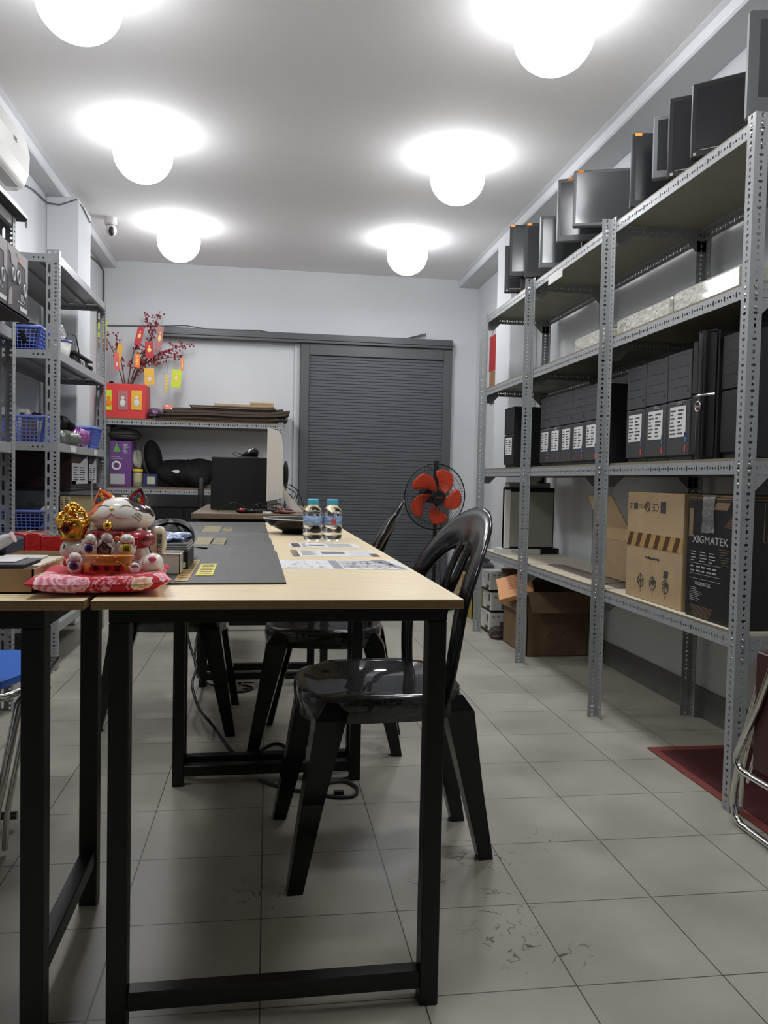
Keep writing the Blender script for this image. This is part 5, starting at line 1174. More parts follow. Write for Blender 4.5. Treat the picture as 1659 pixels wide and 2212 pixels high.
def SPOTS(pink, peach, green, cream):
    o = []
    def q(u, v, Y, r, c): p = at(u, v, Y=Y-.035)-croot; o.append((tuple(p), r, c))
    q(120, 1268, 1.44, .034, pink); q(150, 1250, 1.43, .028, pink); q(165, 1275, 1.42, .026, pink); q(178, 1250, 1.44, .014, pink)
    q(305, 1256, 1.43, .026, peach); q(292, 1272, 1.43, .014, green); q(88, 1254, 1.46, .014, green); q(70, 1268, 1.48, .016, cream); q(270, 1280, 1.42, .010, green); q(355, 1250, 1.47, .02, pink); q(96, 1240, 1.5, .02, pink); q(128, 1280, 1.40, .014, pink); q(205, 1262, 1.40, .008, cream); q(330, 1240, 1.5, .012, cream); q(322, 1268, 1.42, .012, green); q(185, 1236, 1.44, .009, cream); q(245, 1250, 1.40, .007, cream)
    return o
cu = thing('floral_cushion', 'red floral cushion bridging the gap between the two near tables', 'cushion', tuple(croot))
m = MB(); HX, HY, HZ = .118, .112, .0235
V = []; n = 30
for sgn in (1, -1):
    for j in range(n+1):
        for i in range(n+1):
            a, b = i/n*2-1, j/n*2-1; e = max(0, (1-a**4)*(1-b**4))**.42
            pin = 1-.11*(1-abs(a))**1.0*(abs(b)**3)-.0; pin2 = 1-.11*(1-abs(b))*(abs(a)**3)
            dip = .020*math.exp(-((a*1.3)**2+(b*1.3)**2)) if sgn > 0 else 0
            V.append((CX+HX*a*pin2, CY+HY*b*pin, TZ+.0215+sgn*(HZ*.93*e)*(1 if sgn > 0 else .9)-dip+(.008*max(0, a)**4+.004*max(0, -a)**4)*1.0))
F = []
N1 = (n+1)**2
for sgn in (0, 1):
    for j in range(n):
        for i in range(n): q = sgn*N1+j*(n+1)+i; F.append((q, q+1, q+n+2, q+n+1) if sgn == 0 else (q, q+n+1, q+n+2, q+1))
CR = lambda p: (CX+(p[0]-CX)*math.cos(.13)-(p[1]-CY)*math.sin(.13)+.003, CY+(p[0]-CX)*math.sin(.13)+(p[1]-CY)*math.cos(.13)-.028, p[2])
m.add([CR(p) for p in V], F, 0, True); m.build('cushion_body', cushion_mat(), cu)
cat = thing('lucky_cat', 'white beckoning cat figurine with gold pot and small cats on the red cushion', 'figurine', (CX, 1.53, TZ+.034))
CER = mat('white_glazed_ceramic', (240, 235, 224), .12, coat=1); CRED = mat('red_glaze', (188, 26, 34), .15, coat=1); CBRN = mat('dark_brown_glaze', (50, 26, 22), .12, coat=1); CORG = mat('orange_glaze', (224, 120, 44), .15, coat=1)
AMB = mat('amber_glaze', (214, 130, 48), .12, coat=1); GOLDB = mat('bright_gold', (226, 172, 70), .18, metal=1, bump=.0); PINKG = mat('pink_glaze', (214, 104, 124), .2); FLORB = mat('red_floral_glaze', (160, 34, 48), .3, noise=.7, nscale=90, coat=1)
KOB = mat('ivory_glaze', (224, 214, 186), .15, coat=1); DLINE = mat('dark_line_glaze', (70, 44, 40), .4); YGL = mat('yellow_glaze', (228, 200, 50), .2, coat=1); PURG = mat('violet_glaze', (84, 50, 130), .2, noise=.3, nscale=120, coat=1); BLG = mat('teal_glaze', (60, 140, 166), .2)
catoff = ROOT[cat.as_pointer()]
def cp(u, v, Y): return at(u, v, Y=Y)
HC = cp(263, 1113, 1.57); sH = S(1.57); HR = (70*sH, .05, 40*sH)
def head_mat():
    m = mat('calico_glaze', (240, 235, 224), .12, coat=1); nt = m.node_tree; b = nt.nodes['Principled BSDF']; N = nt.nodes.new; L = nt.links
    tc = N('ShaderNodeTexCoord'); cur = None
    base = N('ShaderNodeRGB'); base.outputs[0].default_value = rgb(240, 235, 224); cur = base.outputs[0]
    for (u, v, Y, r, col) in ((196, 1086, 1.55, .026, (224, 120, 44)), (212, 1070, 1.56, .020, (224, 120, 44)), (312, 1076, 1.55, .030, (50, 26, 22)), (330, 1096, 1.56, .018, (50, 26, 22)), (285, 1066, 1.55, .018, (50, 26, 22))):
        p = cp(u, v, Y)-catoff; d = N('ShaderNodeVectorMath'); d.operation = 'DISTANCE'; d.inputs[1].default_value = tuple(p); L.new(tc.outputs['Object'], d.inputs[0])
        ms = N('ShaderNodeMapRange'); ms.inputs[1].default_value = r; ms.inputs[2].default_value = r-.0012; L.new(d.outputs['Value'], ms.inputs[0])
        mx = N('ShaderNodeMixRGB'); mx.inputs[2].default_value = rgb(*col); L.new(ms.outputs[0], mx.inputs[0]); L.new(cur, mx.inputs[1]); cur = mx.outputs[0]
    L.new(cur, b.inputs['Base Color']); return m
def headsurf(i, j):
    a = 2*PI*i; t = PI*j; s = math.sin(t)**.85 if math.sin(t) > 0 else 0; z = math.cos(t)
    wid = 1+.10*(-z) if z < 0 else 1-.12*z
    return HC+Vector((HR[0]*s*math.cos(a)*wid, HR[1]*s*math.sin(a), HR[2]*z*(1 if z > 0 else .92)))
m = MB(); m.surf(headsurf, 56, 36, cu=True); head = m.build('head', head_mat(), cat)
def onhead(u, v, off=.0006):
    # where the line of sight meets the head's front, so the painted features lie on the glaze
    d = (at(u, v, Y=1.5)-CAMO).normalized(); lo = 1.3; hit = None
    for k in range(600):
        q = CAMO+d*((1.40+k*.0004)/d.y); w = q-HC; z = w.z/HR[2]; z = z if z > 0 else z/.92
        if abs(z) >= 1: continue
        s = (1-z*z)**.425; wid = 1+.10*(-z) if z < 0 else 1-.12*z
        if (w.x/(HR[0]*s*wid))**2+(w.y/(HR[1]*s))**2 <= 1: hit = q; break
    return (hit or at(u, v, Y=1.53))-d*off
def curve_on(pts, r, mm, name, parent):
    Q = []
    for i in range(len(pts)-1):
        for s in range(6): f = s/6; Q.append(onhead(pts[i][0]*(1-f)+pts[i+1][0]*f, pts[i][1]*(1-f)+pts[i+1][1]*f))
    Q.append(onhead(*pts[-1])); m = MB(); m.tube(Q, r, 5); return m.build(name, mm, parent)
z4c = lambda x, y: (x/3.95, 1040+y/3.95)
def Z(*p): return [z4c(x, y) for x, y in p]
curve_on(Z((828, 222), (850, 210), (880, 205), (910, 208), (932, 214)), .0005, DLINE, 'closed_eye', head)
curve_on(Z((1020, 222), (1050, 208), (1085, 205), (1130, 220), (1170, 245)), .0005, DLINE, 'closed_eye', head)
curve_on(Z((830, 308), (850, 318), (880, 318), (915, 305), (948, 275), (975, 300), (1010, 316), (1050, 318), (1082, 312)), .0008, CRED, 'mouth', head)
m = MB(); q = onhead(*z4c(955, 235)); m.sph(q, (20/3.95*sH, .0025, 12/3.95*sH), 14, 8); m.build('nose', YGL, head)
for w in (((1130, 290), (1165, 315), (1195, 345)), ((1150, 275), (1185, 298), (1208, 325)), ((1160, 262), (1190, 278), (1212, 295)), ((790, 262), (775, 275), (765, 290))): curve_on(Z(*w), .0005, CBRN, 'whisker', head)
def ear(P, tip, mmo, side):
    # P: base left, base right, tip in zoom coordinates
    a, b, c = [cp(*z4c(*p), 1.565) for p in P]; 
    m = MB(); n = 14; V = []
    for k in range(9):
        f = k/8; ctr = a.lerp(b, .5).lerp(c, f); hw = (b-a).length/2*(1-f**1.5)+.0035*(1 if f > .9 else 0)*(1-f)*8
        hw = max(hw, .0006); dx = (b-a).normalized()
        V += [ctr+dx*(hw*math.cos(2*PI*i/n))+Vector((0, 1, 0))*(max(.004, hw*.45)*(1-f*.6)*math.sin(2*PI*i/n)) for i in range(n)]
    F = [(k*n+i, k*n+(i+1) % n, (k+1)*n+(i+1) % n, (k+1)*n+i) for k in range(8) for i in range(n)]+[list(range(8*n, 9*n))]
    m.add(V, F, 0, True); e = m.build('ear', mmo, cat)
    ctr = (a+b+c)/3; ins = [ctr.lerp(p, .72)+Vector((0, -.0125, 0)) for p in (a, b, c)]; ins[2].y += .006
    m = MB(); V = [ins[0], ins[0].lerp(ins[2], .5)-(b-a)*.05, ins[2], ins[1].lerp(ins[2], .5)+(b-a)*.05, ins[1]]
    m.add([v for v in V]+[v+Vector((0, .006, 0)) for v in V], [list(range(5)), list(range(5, 10))]+[(i, (i+1) % 5, 5+(i+1) % 5, 5+i) for i in range(5)]); inn = m.build('inner_ear', CRED, e)
    for (u, v, r, mm) in ((.3, .25, .0045, BLG), (.62, .3, .0035, YGL), (.5, .62, .004, BLG if side else YGL), (.78, .15, .0028, PINKG)):
        q = ins[0].lerp(ins[1], u).lerp(ins[2], v); m = MB()
        for k in range(5): m.sph(q+Vector((r*.6*math.cos(k*1.257), -.0006-0*k, r*.6*math.sin(k*1.257))), (r*.5, .0008, r*.5), 8, 5)
        m.build('ear_flower', mm, e)
ear(((795, 225), (985, 140), (850, 60)), 0, CORG, 0)
ear(((1070, 150), (1275, 245), (1205, 52)), 0, CBRN, 1)
# body
b0 = cp(255, 1205, 1.58); m = MB()
m.lathe([(0, -.036), (.05, -.036), (.060, -.02), (.062, 0), (.055, .025), (.045, .048), (0, .055)], 32, (b0.x, 1.575, b0.z), sy=.75, cap=False); m.build('body', CER, cat)
m = MB(); c = cp(262, 1150, 1.57); m.lathe([(.030, -.012), (.052, -.010), (.060, -.004), (.058, .003), (.040, .008)], 36, (c.x, 1.57, c.z), sy=.8, cap=False); m.build('bib_collar', FLORB, cat)
m = MB(); c = cp(302, 1165, 1.53); m.sph(c, (32*sH, .02, 20*sH), 20, 12); m.build('bib', FLORB, cat)
m = MB(); c = cp(*z4c(918, 378), 1.505); m.sph(c, 44/3.95*S(1.505), 20, 14); m.build('bell', GOLDB, cat)
# left paw and the golden pot
m = MB(); c = cp(158, 1186, 1.535); m.sph(c, (27*S(1.53), .024, 24*S(1.53)), 20, 14); m.sph(c+Vector((.02, .015, -.01)), (.03, .03, .028), 18, 12); m.build('raised_paw', CER, cat)
m = MB(); q = cp(139, 1176, 1.512); m.tube([q, q+Vector((-.001, -.0005, -.008))], .0011, 5); m.build('claw_line', CBRN, cat)
gp = cp(157, 1165, 1.53); g = S(1.53); m = MB()
m.lathe([(0, 0), (24*g, 0), (25*g, 4*g), (24*g, 8*g), (31*g, 22*g), (34*g, 34*g), (33*g, 42*g), (26*g, 46*g), (0, 48*g)], 32, gp, cap=False, sy=.95); pot_ = m.build('gold_pot', GOLD, cat)
m = MB(); random.seed(5)
for k in range(130):
    t = random.random(); a = random.uniform(0, 2*PI); rr = (31*(1-t**2.2)+1)*g; h = (36+42*t)*g
    m.sph(gp+Vector((rr*math.cos(a), rr*.9*math.sin(a), h)), (random.uniform(3, 6)*g, random.uniform(3, 6)*g, random.uniform(2, 5)*g), 8, 6)
for k in range(40):
    a = random.uniform(0, 2*PI); h = random.uniform(26, 44)*g; rr = 32*g; m.sph(gp+Vector((rr*math.cos(a), rr*.95*math.sin(a), h)), 4*g, 8, 6)
o = m.build('gold_nuggets', GOLDB, pot_); o['kind'] = 'stuff'
c = cp(*z4c(562, 405), 1.4925); m = MB(); d = 54/3.95*g
m.prism([(c.x-d, c.z), (c.x, c.z-d), (c.x+d, c.z), (c.x, c.z+d)], c.y-.001, c.y+.006, 'y'); pl = m.build('diamond_plaque', GOLD, pot_)
d *= .85; m = MB(); m.prism([(c.x-d, c.z), (c.x, c.z-d), (c.x+d, c.z), (c.x, c.z+d)], c.y-.002, c.y-.001, 'y'); m.build('red_field', mat('brick_red_glaze', (150, 52, 30), .3), pl)
m = MB(); m.text('福', .0115, frame3((c.x, c.y-.0026, c.z), (1, 0, 0), (0, 0, 1))); m.build('character', BLKM, pl)
# koban tablet
ka_, kb_ = cp(*z4c(1340, 380), 1.56), cp(*z4c(1360, 625), 1.56); kc_ = (ka_+kb_)/2; hh = (ka_.z-kb_.z)/2; ww = 72/3.95*S(1.56)
m = MB(); n = 40; O = []
for k in range(n):
    a = 2*PI*k/n; p = 2.8; q = (abs(math.cos(a))**p+abs(math.sin(a))**p)**(-1/p); O.append((q*math.cos(a), q*math.sin(a)))
V = []
for sc2, y in ((.02, -.008), (.6, -.0075), (.9, -.0055), (1, 0), (.9, .0055), (.02, .007)): V += [(kc_.x+ww*sc2*x-.004*z*0, kc_.y+y, kc_.z+hh*sc2*z) for x, z in O]
m.add(V, [(j*n+i, j*n+(i+1) % n, (j+1)*n+(i+1) % n, (j+1)*n+i) for j in range(5) for i in range(n)], 0, True); kob = m.build('koban_tablet', KOB, cat)
m = MB()
for k, ch in enumerate('開運招財'): m.text(ch, .0105, frame3((kc_.x+.0035, kc_.y-.0088, kc_.z+.008-.0105*k), (1, 0, 0), (0, 0, 1)))
m.build('characters', BLKM, kob)
m = MB(); c = cp(*z4c(1190, 530), 1.54); m.sph(c, (.012, .012, .03), 16, 10); m.build('arm', CER, cat)
# foot with pink pad
fA = cp(*z4c(1300, 665), 1.47); s7 = S(1.48); m = MB()
m.sph(cp(*z4c(1310, 720), 1.50), (88/3.95*s7, .03, 105/3.95*s7), 24, 16); m.sph(cp(*z4c(1305, 690), 1.485), (90/3.95*s7, .022, 82/3.95*s7), 24, 14); ft = m.build('foot', CER, cat)
m = MB(); m.sph(cp(*z4c(1300, 663), 1.463), (36/3.95*s7, .003, 24/3.95*s7), 18, 8); m.build('toe_pad', PINKG, ft)
# ingot-shaped pot in front with its plaque
c = cp(*z4c(935, 780), 1.475); s5 = S(1.475); m = MB()
m.lathe([(0, 0), (52*s5, 0), (55*s5, 8*s5), (57*s5, 20*s5), (48*s5, 30*s5), (54*s5, 37*s5), (50*s5, 40*s5), (0, 40*s5)], 40, c, sy=.42, cap=False); ing = m.build('treasure_bowl', AMB, cat)
T = frame3((c.x-.0, c.y-.0262, c.z+.004), (1, 0, 0), (0, 0, 1)); m = MB(); w = 36*s5
m.add([T @ Vector(q) for q in ((-w, .001, .0), (w, .001, .0), (w, .008, 0), (w*.85, .0125, 0), (-w*.85, .0125, 0), (-w, .008, 0))]+[T @ Vector((q[0], q[1], -.008)) for q in ((-w, .001), (w, .001), (w, .008), (w*.85, .0125), (-w*.85, .0125), (-w, .008))], [list(range(6))]+[(i, (i+1) % 6, 6+(i+1) % 6, 6+i) for i in range(6)])
pl = m.build('red_plaque', CRED, ing); m = MB()
for k, ch in enumerate('聚宝盆'): m.text(ch, .0105, T @ Matrix.Translation(((k-1)*.0175, .0058, .0006)), sx=1.2)
m.build('characters', BLKM, pl)
for k, (x, y, mm) in enumerate(((780, 706, PURG), (808, 685, AMB), (830, 655, CORG), (983, 655, CRED), (1000, 690, AMB), (1028, 705, PURG), (1088, 705, CBRN), (1115, 690, AMB), (1140, 672, PURG), (1158, 652, CRED))):
    q = cp(*z4c(x, y), 1.4525+.004*abs(k-4.5)/4.5); MB().sph(q, .0022, 10, 7).build('gem', mm, ing)
# small cats
def kitten(x, y, w, h, Y, bib, mmb, tilt=0, coin=False, ears=CRED, bow=True):
    c = cp(*z4c(x, y), Y); k = S(Y)/3.95; W = w*k/2; Hh = h*k; R = Euler((0, tilt, 0)).to_matrix(); T0 = lambda dx, dy, dz: c+R @ Vector((dx, dy, dz))
    m = MB(); m.sph(T0(0, 0, -Hh*.18), (W, W*.75, Hh*.36), 20, 14, rot=R); m.sph(T0(0, -.001, Hh*.24), (W*.82, W*.68, Hh*.22), 20, 14, rot=R); m.sph(T0(-W*.85, -.003, Hh*.0), (W*.25, W*.25, Hh*.16), 12, 8); m.sph(T0(W*.85, -.003, Hh*.02), (W*.25, W*.25, Hh*.18), 12, 8)
    kt = m.build('small_cat', CER, cat)
    for s in (-1, 1):
        m = MB(); m.cyl(T0(s*W*.5, 0, Hh*.38), T0(s*W*.62, 0, Hh*.54), W*.26, W*.04, 10); m.build('ear', ears, kt)
    m = MB(); m.tube([T0(W*.75*math.cos(a), -W*.62*math.sin(a), Hh*.06) for a in [PI*q/10 for q in range(11)]], .0009, 5); m.build('collar', CRED, kt)
    m = MB(); f = -W*.70
    for s in (-1, 1): m.tube([T0(s*W*.34+W*.16*math.cos(a), f-.0006+.0006*abs(math.cos(a)), Hh*.27+Hh*.04*math.sin(a)) for a in [PI*q/6 for q in range(7)]], .0003, 4)
    m.tube([T0(W*.3*(q-3)/3, f-.0008, Hh*.17+(.012*Hh*(abs(q-3) % 3))) for q in range(7)], .0003, 4); m.build('face_line', DLINE, kt)
    if bib:
        m = MB(); m.sph(T0(0, -W*.62, -Hh*.14), (W*.62, W*.2, Hh*.2), 18, 10, rot=R); o = m.build('bib', mmb, kt)
        m = MB(); m.text('福', W*.75, frame3(T0(0, -W*.84, -Hh*.16), (1, 0, 0), (0, 0, 1))); m.build('character', BLKM, kt)
    return kt
kitten(768, 540, 118, 205, 1.50, True, PURG, .12)
kitten(912, 530, 120, 200, 1.515, False, CER, 0)
kitten(1085, 540, 150, 205, 1.50, True, YGL, 0)
kitten(640, 690, 130, 190, 1.475, True, PURG, .05)
kitten(1150, 732, 92, 90, 1.455, False, CER, 0, ears=CBRN)
c = cp(*z4c(888, 575), 1.482); k = S(1.48)/3.95; m = MB(); m.prism([(c.x-52*k, c.z-60*k), (c.x+52*k, c.z-60*k), (c.x+60*k, c.z+5*k), (c.x, c.z+64*k), (c.x-60*k, c.z+5*k)], c.y-.003, c.y+.006, 'y'); hs = m.build('votive_plaque', CBRN, cat)
m = MB(); m.prism([(c.x-42*k, c.z-50*k), (c.x+42*k, c.z-50*k), (c.x+44*k, c.z+2*k), (c.x, c.z+46*k), (c.x-44*k, c.z+2*k)], c.y-.004, c.y-.003, 'y'); m.build('painted_field', mat('multicolour_glaze', (120, 90, 90), .2, noise=.9, nscale=160, coat=1), hs)
m = MB(); c = cp(*z4c(1165, 510), 1.488); m.box(c.x-14*k, c.y-.002, c.z-38*k, c.x+14*k, c.y+.002, c.z+36*k, .001); m.build('red_tablet', CRED, cat)
m = MB(); c = cp(*z4c(998, 485), 1.49); m.sph(c, (20*k, .004, 24*k), 12, 8); m.build('orange_mallet', CORG, cat)
m = MB(); c = cp(*z4c(560, 690), 1.485); m.sph(c, (22*k, .006, 36*k), 12, 8); m.build('red_fish', CRED, cat)

# ------------------------------------------------------------------ around the cat
ty = thing('cardboard_tray', 'shallow brown cardboard tray of odds and ends on the left table', 'tray', (-.6, 1.6, TZ))
a = cp(75, 1228, 1.45); x1, y0, y1, h, t_ = -.3945, 1.447, 1.80, .042, .003; x0 = -.80
m = MB(); m.box(x0, y0, TZ, x1, y1, TZ+.003).box(x0, y0, TZ, x1, y0+t_, TZ+h).box(x0, y1-t_, TZ, x1, y1, TZ+h).box(x0, y0, TZ, x0+t_, y1, TZ+h).box(x1-t_, y0, TZ, x1, y1, TZ+h); m.build('tray_wall', KRAFT, ty)
T = frame3((x1+.0006, y0, TZ), (0, 1, 0), (0, 0, 1)); m = MB(); sheet(m, T, .10, .012, .16, .034); sheet(m, T, .17, .008, .24, .038); dashes(m, T, .105, .014, .155, .032, 3, 1, 1, th=.3); sheet(m, T, .2, .026, .23, .034, .001, 1); m.build('shipping_label', [mat('pinkish_label', (190, 160, 146), .6), KRAFTD], ty)
pp = thing('paper_stack', 'small stack of white and cream papers inside the cardboard tray', 'papers', (-.5, 1.7, TZ+.003))
m = MB(); random.seed(8)
for k in range(6): q = random.uniform(-.008, .008); m.box(-.62+q, 1.60+q, TZ+.003+.005*k, -.42+q, 1.785+q, TZ+.0075+.005*k)
m.build('sheets', BRDT, pp); MB().box(-.61, 1.6, TZ+.0335, -.45, 1.76, TZ+.037, .001).build('top_sheet', WHT, pp)
nb = thing('dark_notebook', 'dark navy hard-covered notebook lying across the tray front', 'notebook', (-.5, 1.5, TZ+.04)); p = cp(58, 1212, 1.47)
m = MB(); m.box(-.62, 1.452, TZ+h+.0005, p.x, 1.56, TZ+h+.009, .002); m.build('cover', mat('slate_cover', (58, 62, 70), .5), nb); MB().box(-.62, 1.47, TZ+h+.0095, p.x-.02, 1.55, TZ+h+.011).build('page', PAPER, nb)
dbx = thing('dark_blue_pouch', 'dark navy pouch at the left picture edge on the tray', 'pouch', (-.6, 1.62, TZ+.045)); p = cp(20, 1190, 1.6); MB().box(-.68, 1.575, TZ+.052, p.x, 1.70, TZ+.082, .006).build('pouch_body', mat('navy_fabric', (40, 46, 60), .8), dbx); MB().box(-.68, 1.574, TZ+.07, p.x-.004, 1.5755, TZ+.073).build('zip', DKG, dbx)
# red ribbed rolls
RROL = mat('ribbed_red_plastic', (178, 22, 26), .45, bump=.4, bscale=120)
for k, (u0, u1, lab) in enumerate(((20, 53, 'left red ribbed pack with a scalloped top behind the tray'), (54, 87, 'middle red ribbed pack with a scalloped top behind the tray'), (88, 136, 'right flat-topped red ribbed pack partly behind the gold pot'))):
    a, b = cp(u0, 1193, 1.84), cp(u1, 1150, 1.84); t = thing('red_pack', lab, 'pack', ((a.x+b.x)/2, 1.88, TZ), 'red ribbed packs behind the cardboard tray')
    zt = cp(60, 1153, 1.84).z-(0 if k < 2 else .003); O = [(a.x, TZ), (b.x, TZ), (b.x, zt-.003)]
    if k < 2: O += [(a.x+(b.x-a.x)*f, zt-.003+.004*math.sin(PI*f)) for f in (.85, .65, .5, .35, .15)]
    O += [(a.x, zt-.003)]; m = MB(); m.prism(O, 1.84, 1.93, 'y'); m.build('pack_body', RROL, t)
    m = MB(); m.box(a.x+.003, 1.845, zt-.002, b.x-.003, 1.93, zt+.003, .001); m.build('film_top', FILM, t)
# white tube with flange
wt = thing('white_funnel', 'white funnel-like plastic tube with a thin flange at the left picture edge', 'tube', (-.55, 1.58, .84)); a, b = cp(-12, 1176, 1.56), cp(28, 1160, 1.56); g1 = S(1.56, -.5)
m = MB(); m.cyl(cp(-60, 1180, 1.58), a, 22*g1, 17*g1, 20); m.cyl(a, b, 17*g1, 10*g1, 20); m.build('tube_body', WHT, wt); m = MB(); d = (b-a).normalized(); m.cyl(b, b+d*.0015, 13*g1, 13*g1, 24); m.build('flange', mat('pale_pink_plastic', (216, 190, 188), .4), wt)
# metal enclosure panel behind the cat
OLV = mat('olive_grey_panel', (160, 153, 120), .45)
en = thing('metal_enclosure', 'olive grey metal case with a black rounded frame and a paper sticker, behind the cat', 'case', (-.40, 1.93, TZ))
a, b = cp(127, 1068, 1.93), cp(316, 1072, 1.93); m = MB(); m.box(a.x, 1.932, TZ, b.x-.004, 1.968, a.z, .003); m.build('case_body', OLV, en)
fr = [(a.x+.001, TZ+.004), (a.x+.001, a.z-.004), (a.x+.004, a.z-.001), (cp(262, 1070, 1.93).x, a.z-.001), (cp(268, 1072, 1.93).x, a.z-.005)]
m = MB(); m.tube([(x, 1.9312, z) for x, z in fr], .0022, 6); m.build('black_edge', BLKM, en)
m = MB(); m.box(b.x-.004, 1.93, TZ, b.x-.0005, 1.966, cp(300, 1083, 1.93).z, .0008); m.build('silver_edge', CHROME, en)
a2, b2 = cp(129, 1071, 1.93), cp(152, 1100, 1.93); m = MB(); m.box(a2.x, 1.9305, b2.z, b2.x, 1.932, a2.z); st = m.build('paper_sticker', mat('cream_sticker', (176, 168, 132), .6), en); m = MB(); T = frame3((a2.x, 1.9303, b2.z), (1, 0, 0), (0, 0, 1)); dashes(m, T, .002, .002, .022, .028, 5, 0, 2); m.build('print', INK, st)
rd = thing('metal_rod', 'thin upright metal rod standing behind the gold pot', 'rod', (-.42, 1.87, TZ)); a = cp(199, 1036, 1.85); m = MB(); m.cyl((a.x, 1.85, TZ+.004), (a.x, 1.85, a.z), .0017, .0017, 10); m.build('rod', CHROME, rd); m = MB(); m.cyl((a.x, 1.85, TZ), (a.x, 1.85, TZ+.004), .012, .012, 16); m.build('foot', BLKD, rd)
# translucent tub, disc case stack, blue film, black bag
tu = thing('translucent_tub', 'milky square plastic tub right of the cat, at the table front', 'tub', (-.22, 1.70, TZ)); a, b = cp(336, 1240, 1.70), cp(389, 1197, 1.70)
x0, x1, zt = a.x, b.x, b.z; MILK = mat('milky_plastic', (206, 204, 194), .25, coat=.5)
m = MB(); t_ = .0018; m.box(x0, 1.70, TZ+.004, x1, 1.70+t_, zt).box(x0, 1.76, TZ+.004, x1, 1.76+t_, zt).box(x0, 1.70, TZ+.004, x0+t_, 1.76, zt).box(x1-t_, 1.70, TZ+.004, x1, 1.76, zt).box(x0, 1.70, TZ+.0045, x1, 1.76, TZ+.006); m.build('tub_wall', MILK, tu); m = MB(); m.tube([(x0, 1.70, zt), (x1, 1.70, zt), (x1, 1.762, zt), (x0, 1.762, zt)], .002, 6, closed=True); m.build('rim', MILK, tu)
dc = thing('disc_case_stack', 'stack of dark and clear disc cases under blue film', 'disc cases', (-.24, 1.85, TZ)); a, b = cp(345, 1225, 1.84), cp(411, 1186, 1.84)
m = MB(); m.box(a.x, 1.79, TZ+.0045, b.x, 1.93, TZ+.046, .002); m.build('dark_case', BLKD, dc); m = MB()
for k in range(3): m.box(a.x+.002*k, 1.792, TZ+.0465+.0052*k, b.x-.0015*k, 1.925, TZ+.051+.0052*k, .001)
m.build('clear_case', mat('clear_grey_case', (130, 134, 140), .12, coat=1), dc); p = cp(398, 1220, 1.79); m = MB(); m.box(p.x-.005, 1.7885, p.z-.006, p.x+.003, 1.79, p.z+.006); m.build('white_label', PAPER, dc)
bf = blob('blue_film', 'crumpled pale blue plastic film on top of the disc cases', 'film', ((a.x+b.x)/2-.008, 1.86, TZ+.062), (.03, .045, .009), mat('pale_blue_film', (150, 166, 206), .2, noise=.2, nscale=50, bump=1, bscale=60, coat=1), 51, .5)
bgx = thing('black_bag', 'soft black bag with looped handles right of the cat', 'bag', (-.25, 2.08, TZ)); c = cp(362, 1180, 2.06)
m = MB(); m.surf(lambda i, j: (c.x+.062*math.cos(2*PI*i)*math.sin(PI*(1-j))**.7*(1+.05*math.sin(6*PI*i)), 2.08+.10*math.sin(2*PI*i)*math.sin(PI*(1-j))**.7, TZ+.005+.045*(1+math.cos(PI*(1-j)))*(1+.06*math.sin(8*PI*i))), 32, 16, cu=True); m.build('bag_body', mat('black_nylon', (20, 20, 22), .55, bump=.5, bscale=40), bgx)
m = MB()
for dy, q in ((0, 0), (.02, 6)):
    m.tube([Vector((cp(u, v, 2.02+dy).x, 2.02+dy, cp(u, v, 2.02+dy).z)) for u, v in ((334, 1150), (342, 1138+q), (360, 1131+q), (385, 1132+q), (404, 1140+q), (413, 1150), (408, 1165))], [(.006, .0025)]*7, 8)
m.build('handle', BLKP, bgx)

# ------------------------------------------------------------------ things on the brown desk
DZ = .785
a, b = at(456, 1100, Y=4.3), at(579, 990, Y=4.3)
bpc = thing('black_computer_case', 'large plain black computer case standing on the brown desk', 'computer case', ((a.x+b.x)/2, 4.45, DZ))
MB().box(a.x, 4.3, DZ, b.x, 4.62, at(456, 986, Y=4.3).z, .004).build('case_body', mat('matt_black_case', (15, 14, 14), .55), bpc); MB().box(a.x-.004, 4.31, DZ+.005, a.x, 4.6, at(456, 1040, Y=4.3).z, .001).build('side_edge', DKG, bpc)
zt = at(456, 986, Y=4.3).z
ms = thing('glossy_headset_stand', 'glossy black curved mouse-like device on a flat base on the black case', 'device', (0, 4.4, zt)); c = at(538, 975, Y=4.4)
m = MB(); m.sph((c.x, 4.4, zt+.022), (.052, .035, .02), 24, 14, rot=Euler((0, -.5, 0)).to_matrix()); m.sph((c.x+.027, 4.4, zt+.028), (.026, .032, .027), 20, 12); m.build('shell', BLKP, ms); m = MB(); m.box(c.x-.06, 4.36, zt, c.x+.052, 4.45, zt+.005, .002); m.build('base', BLKD, ms)
m = MB(); m.tube([(c.x-.01, 4.39, zt+.012), (c.x-.05, 4.385, zt+.02), (c.x-.078, 4.38, zt+.03), (c.x-.085, 4.38, zt+.018), (c.x-.06, 4.38, zt+.006)], .0022, 6); m.build('cable_loop', DKG, ms)
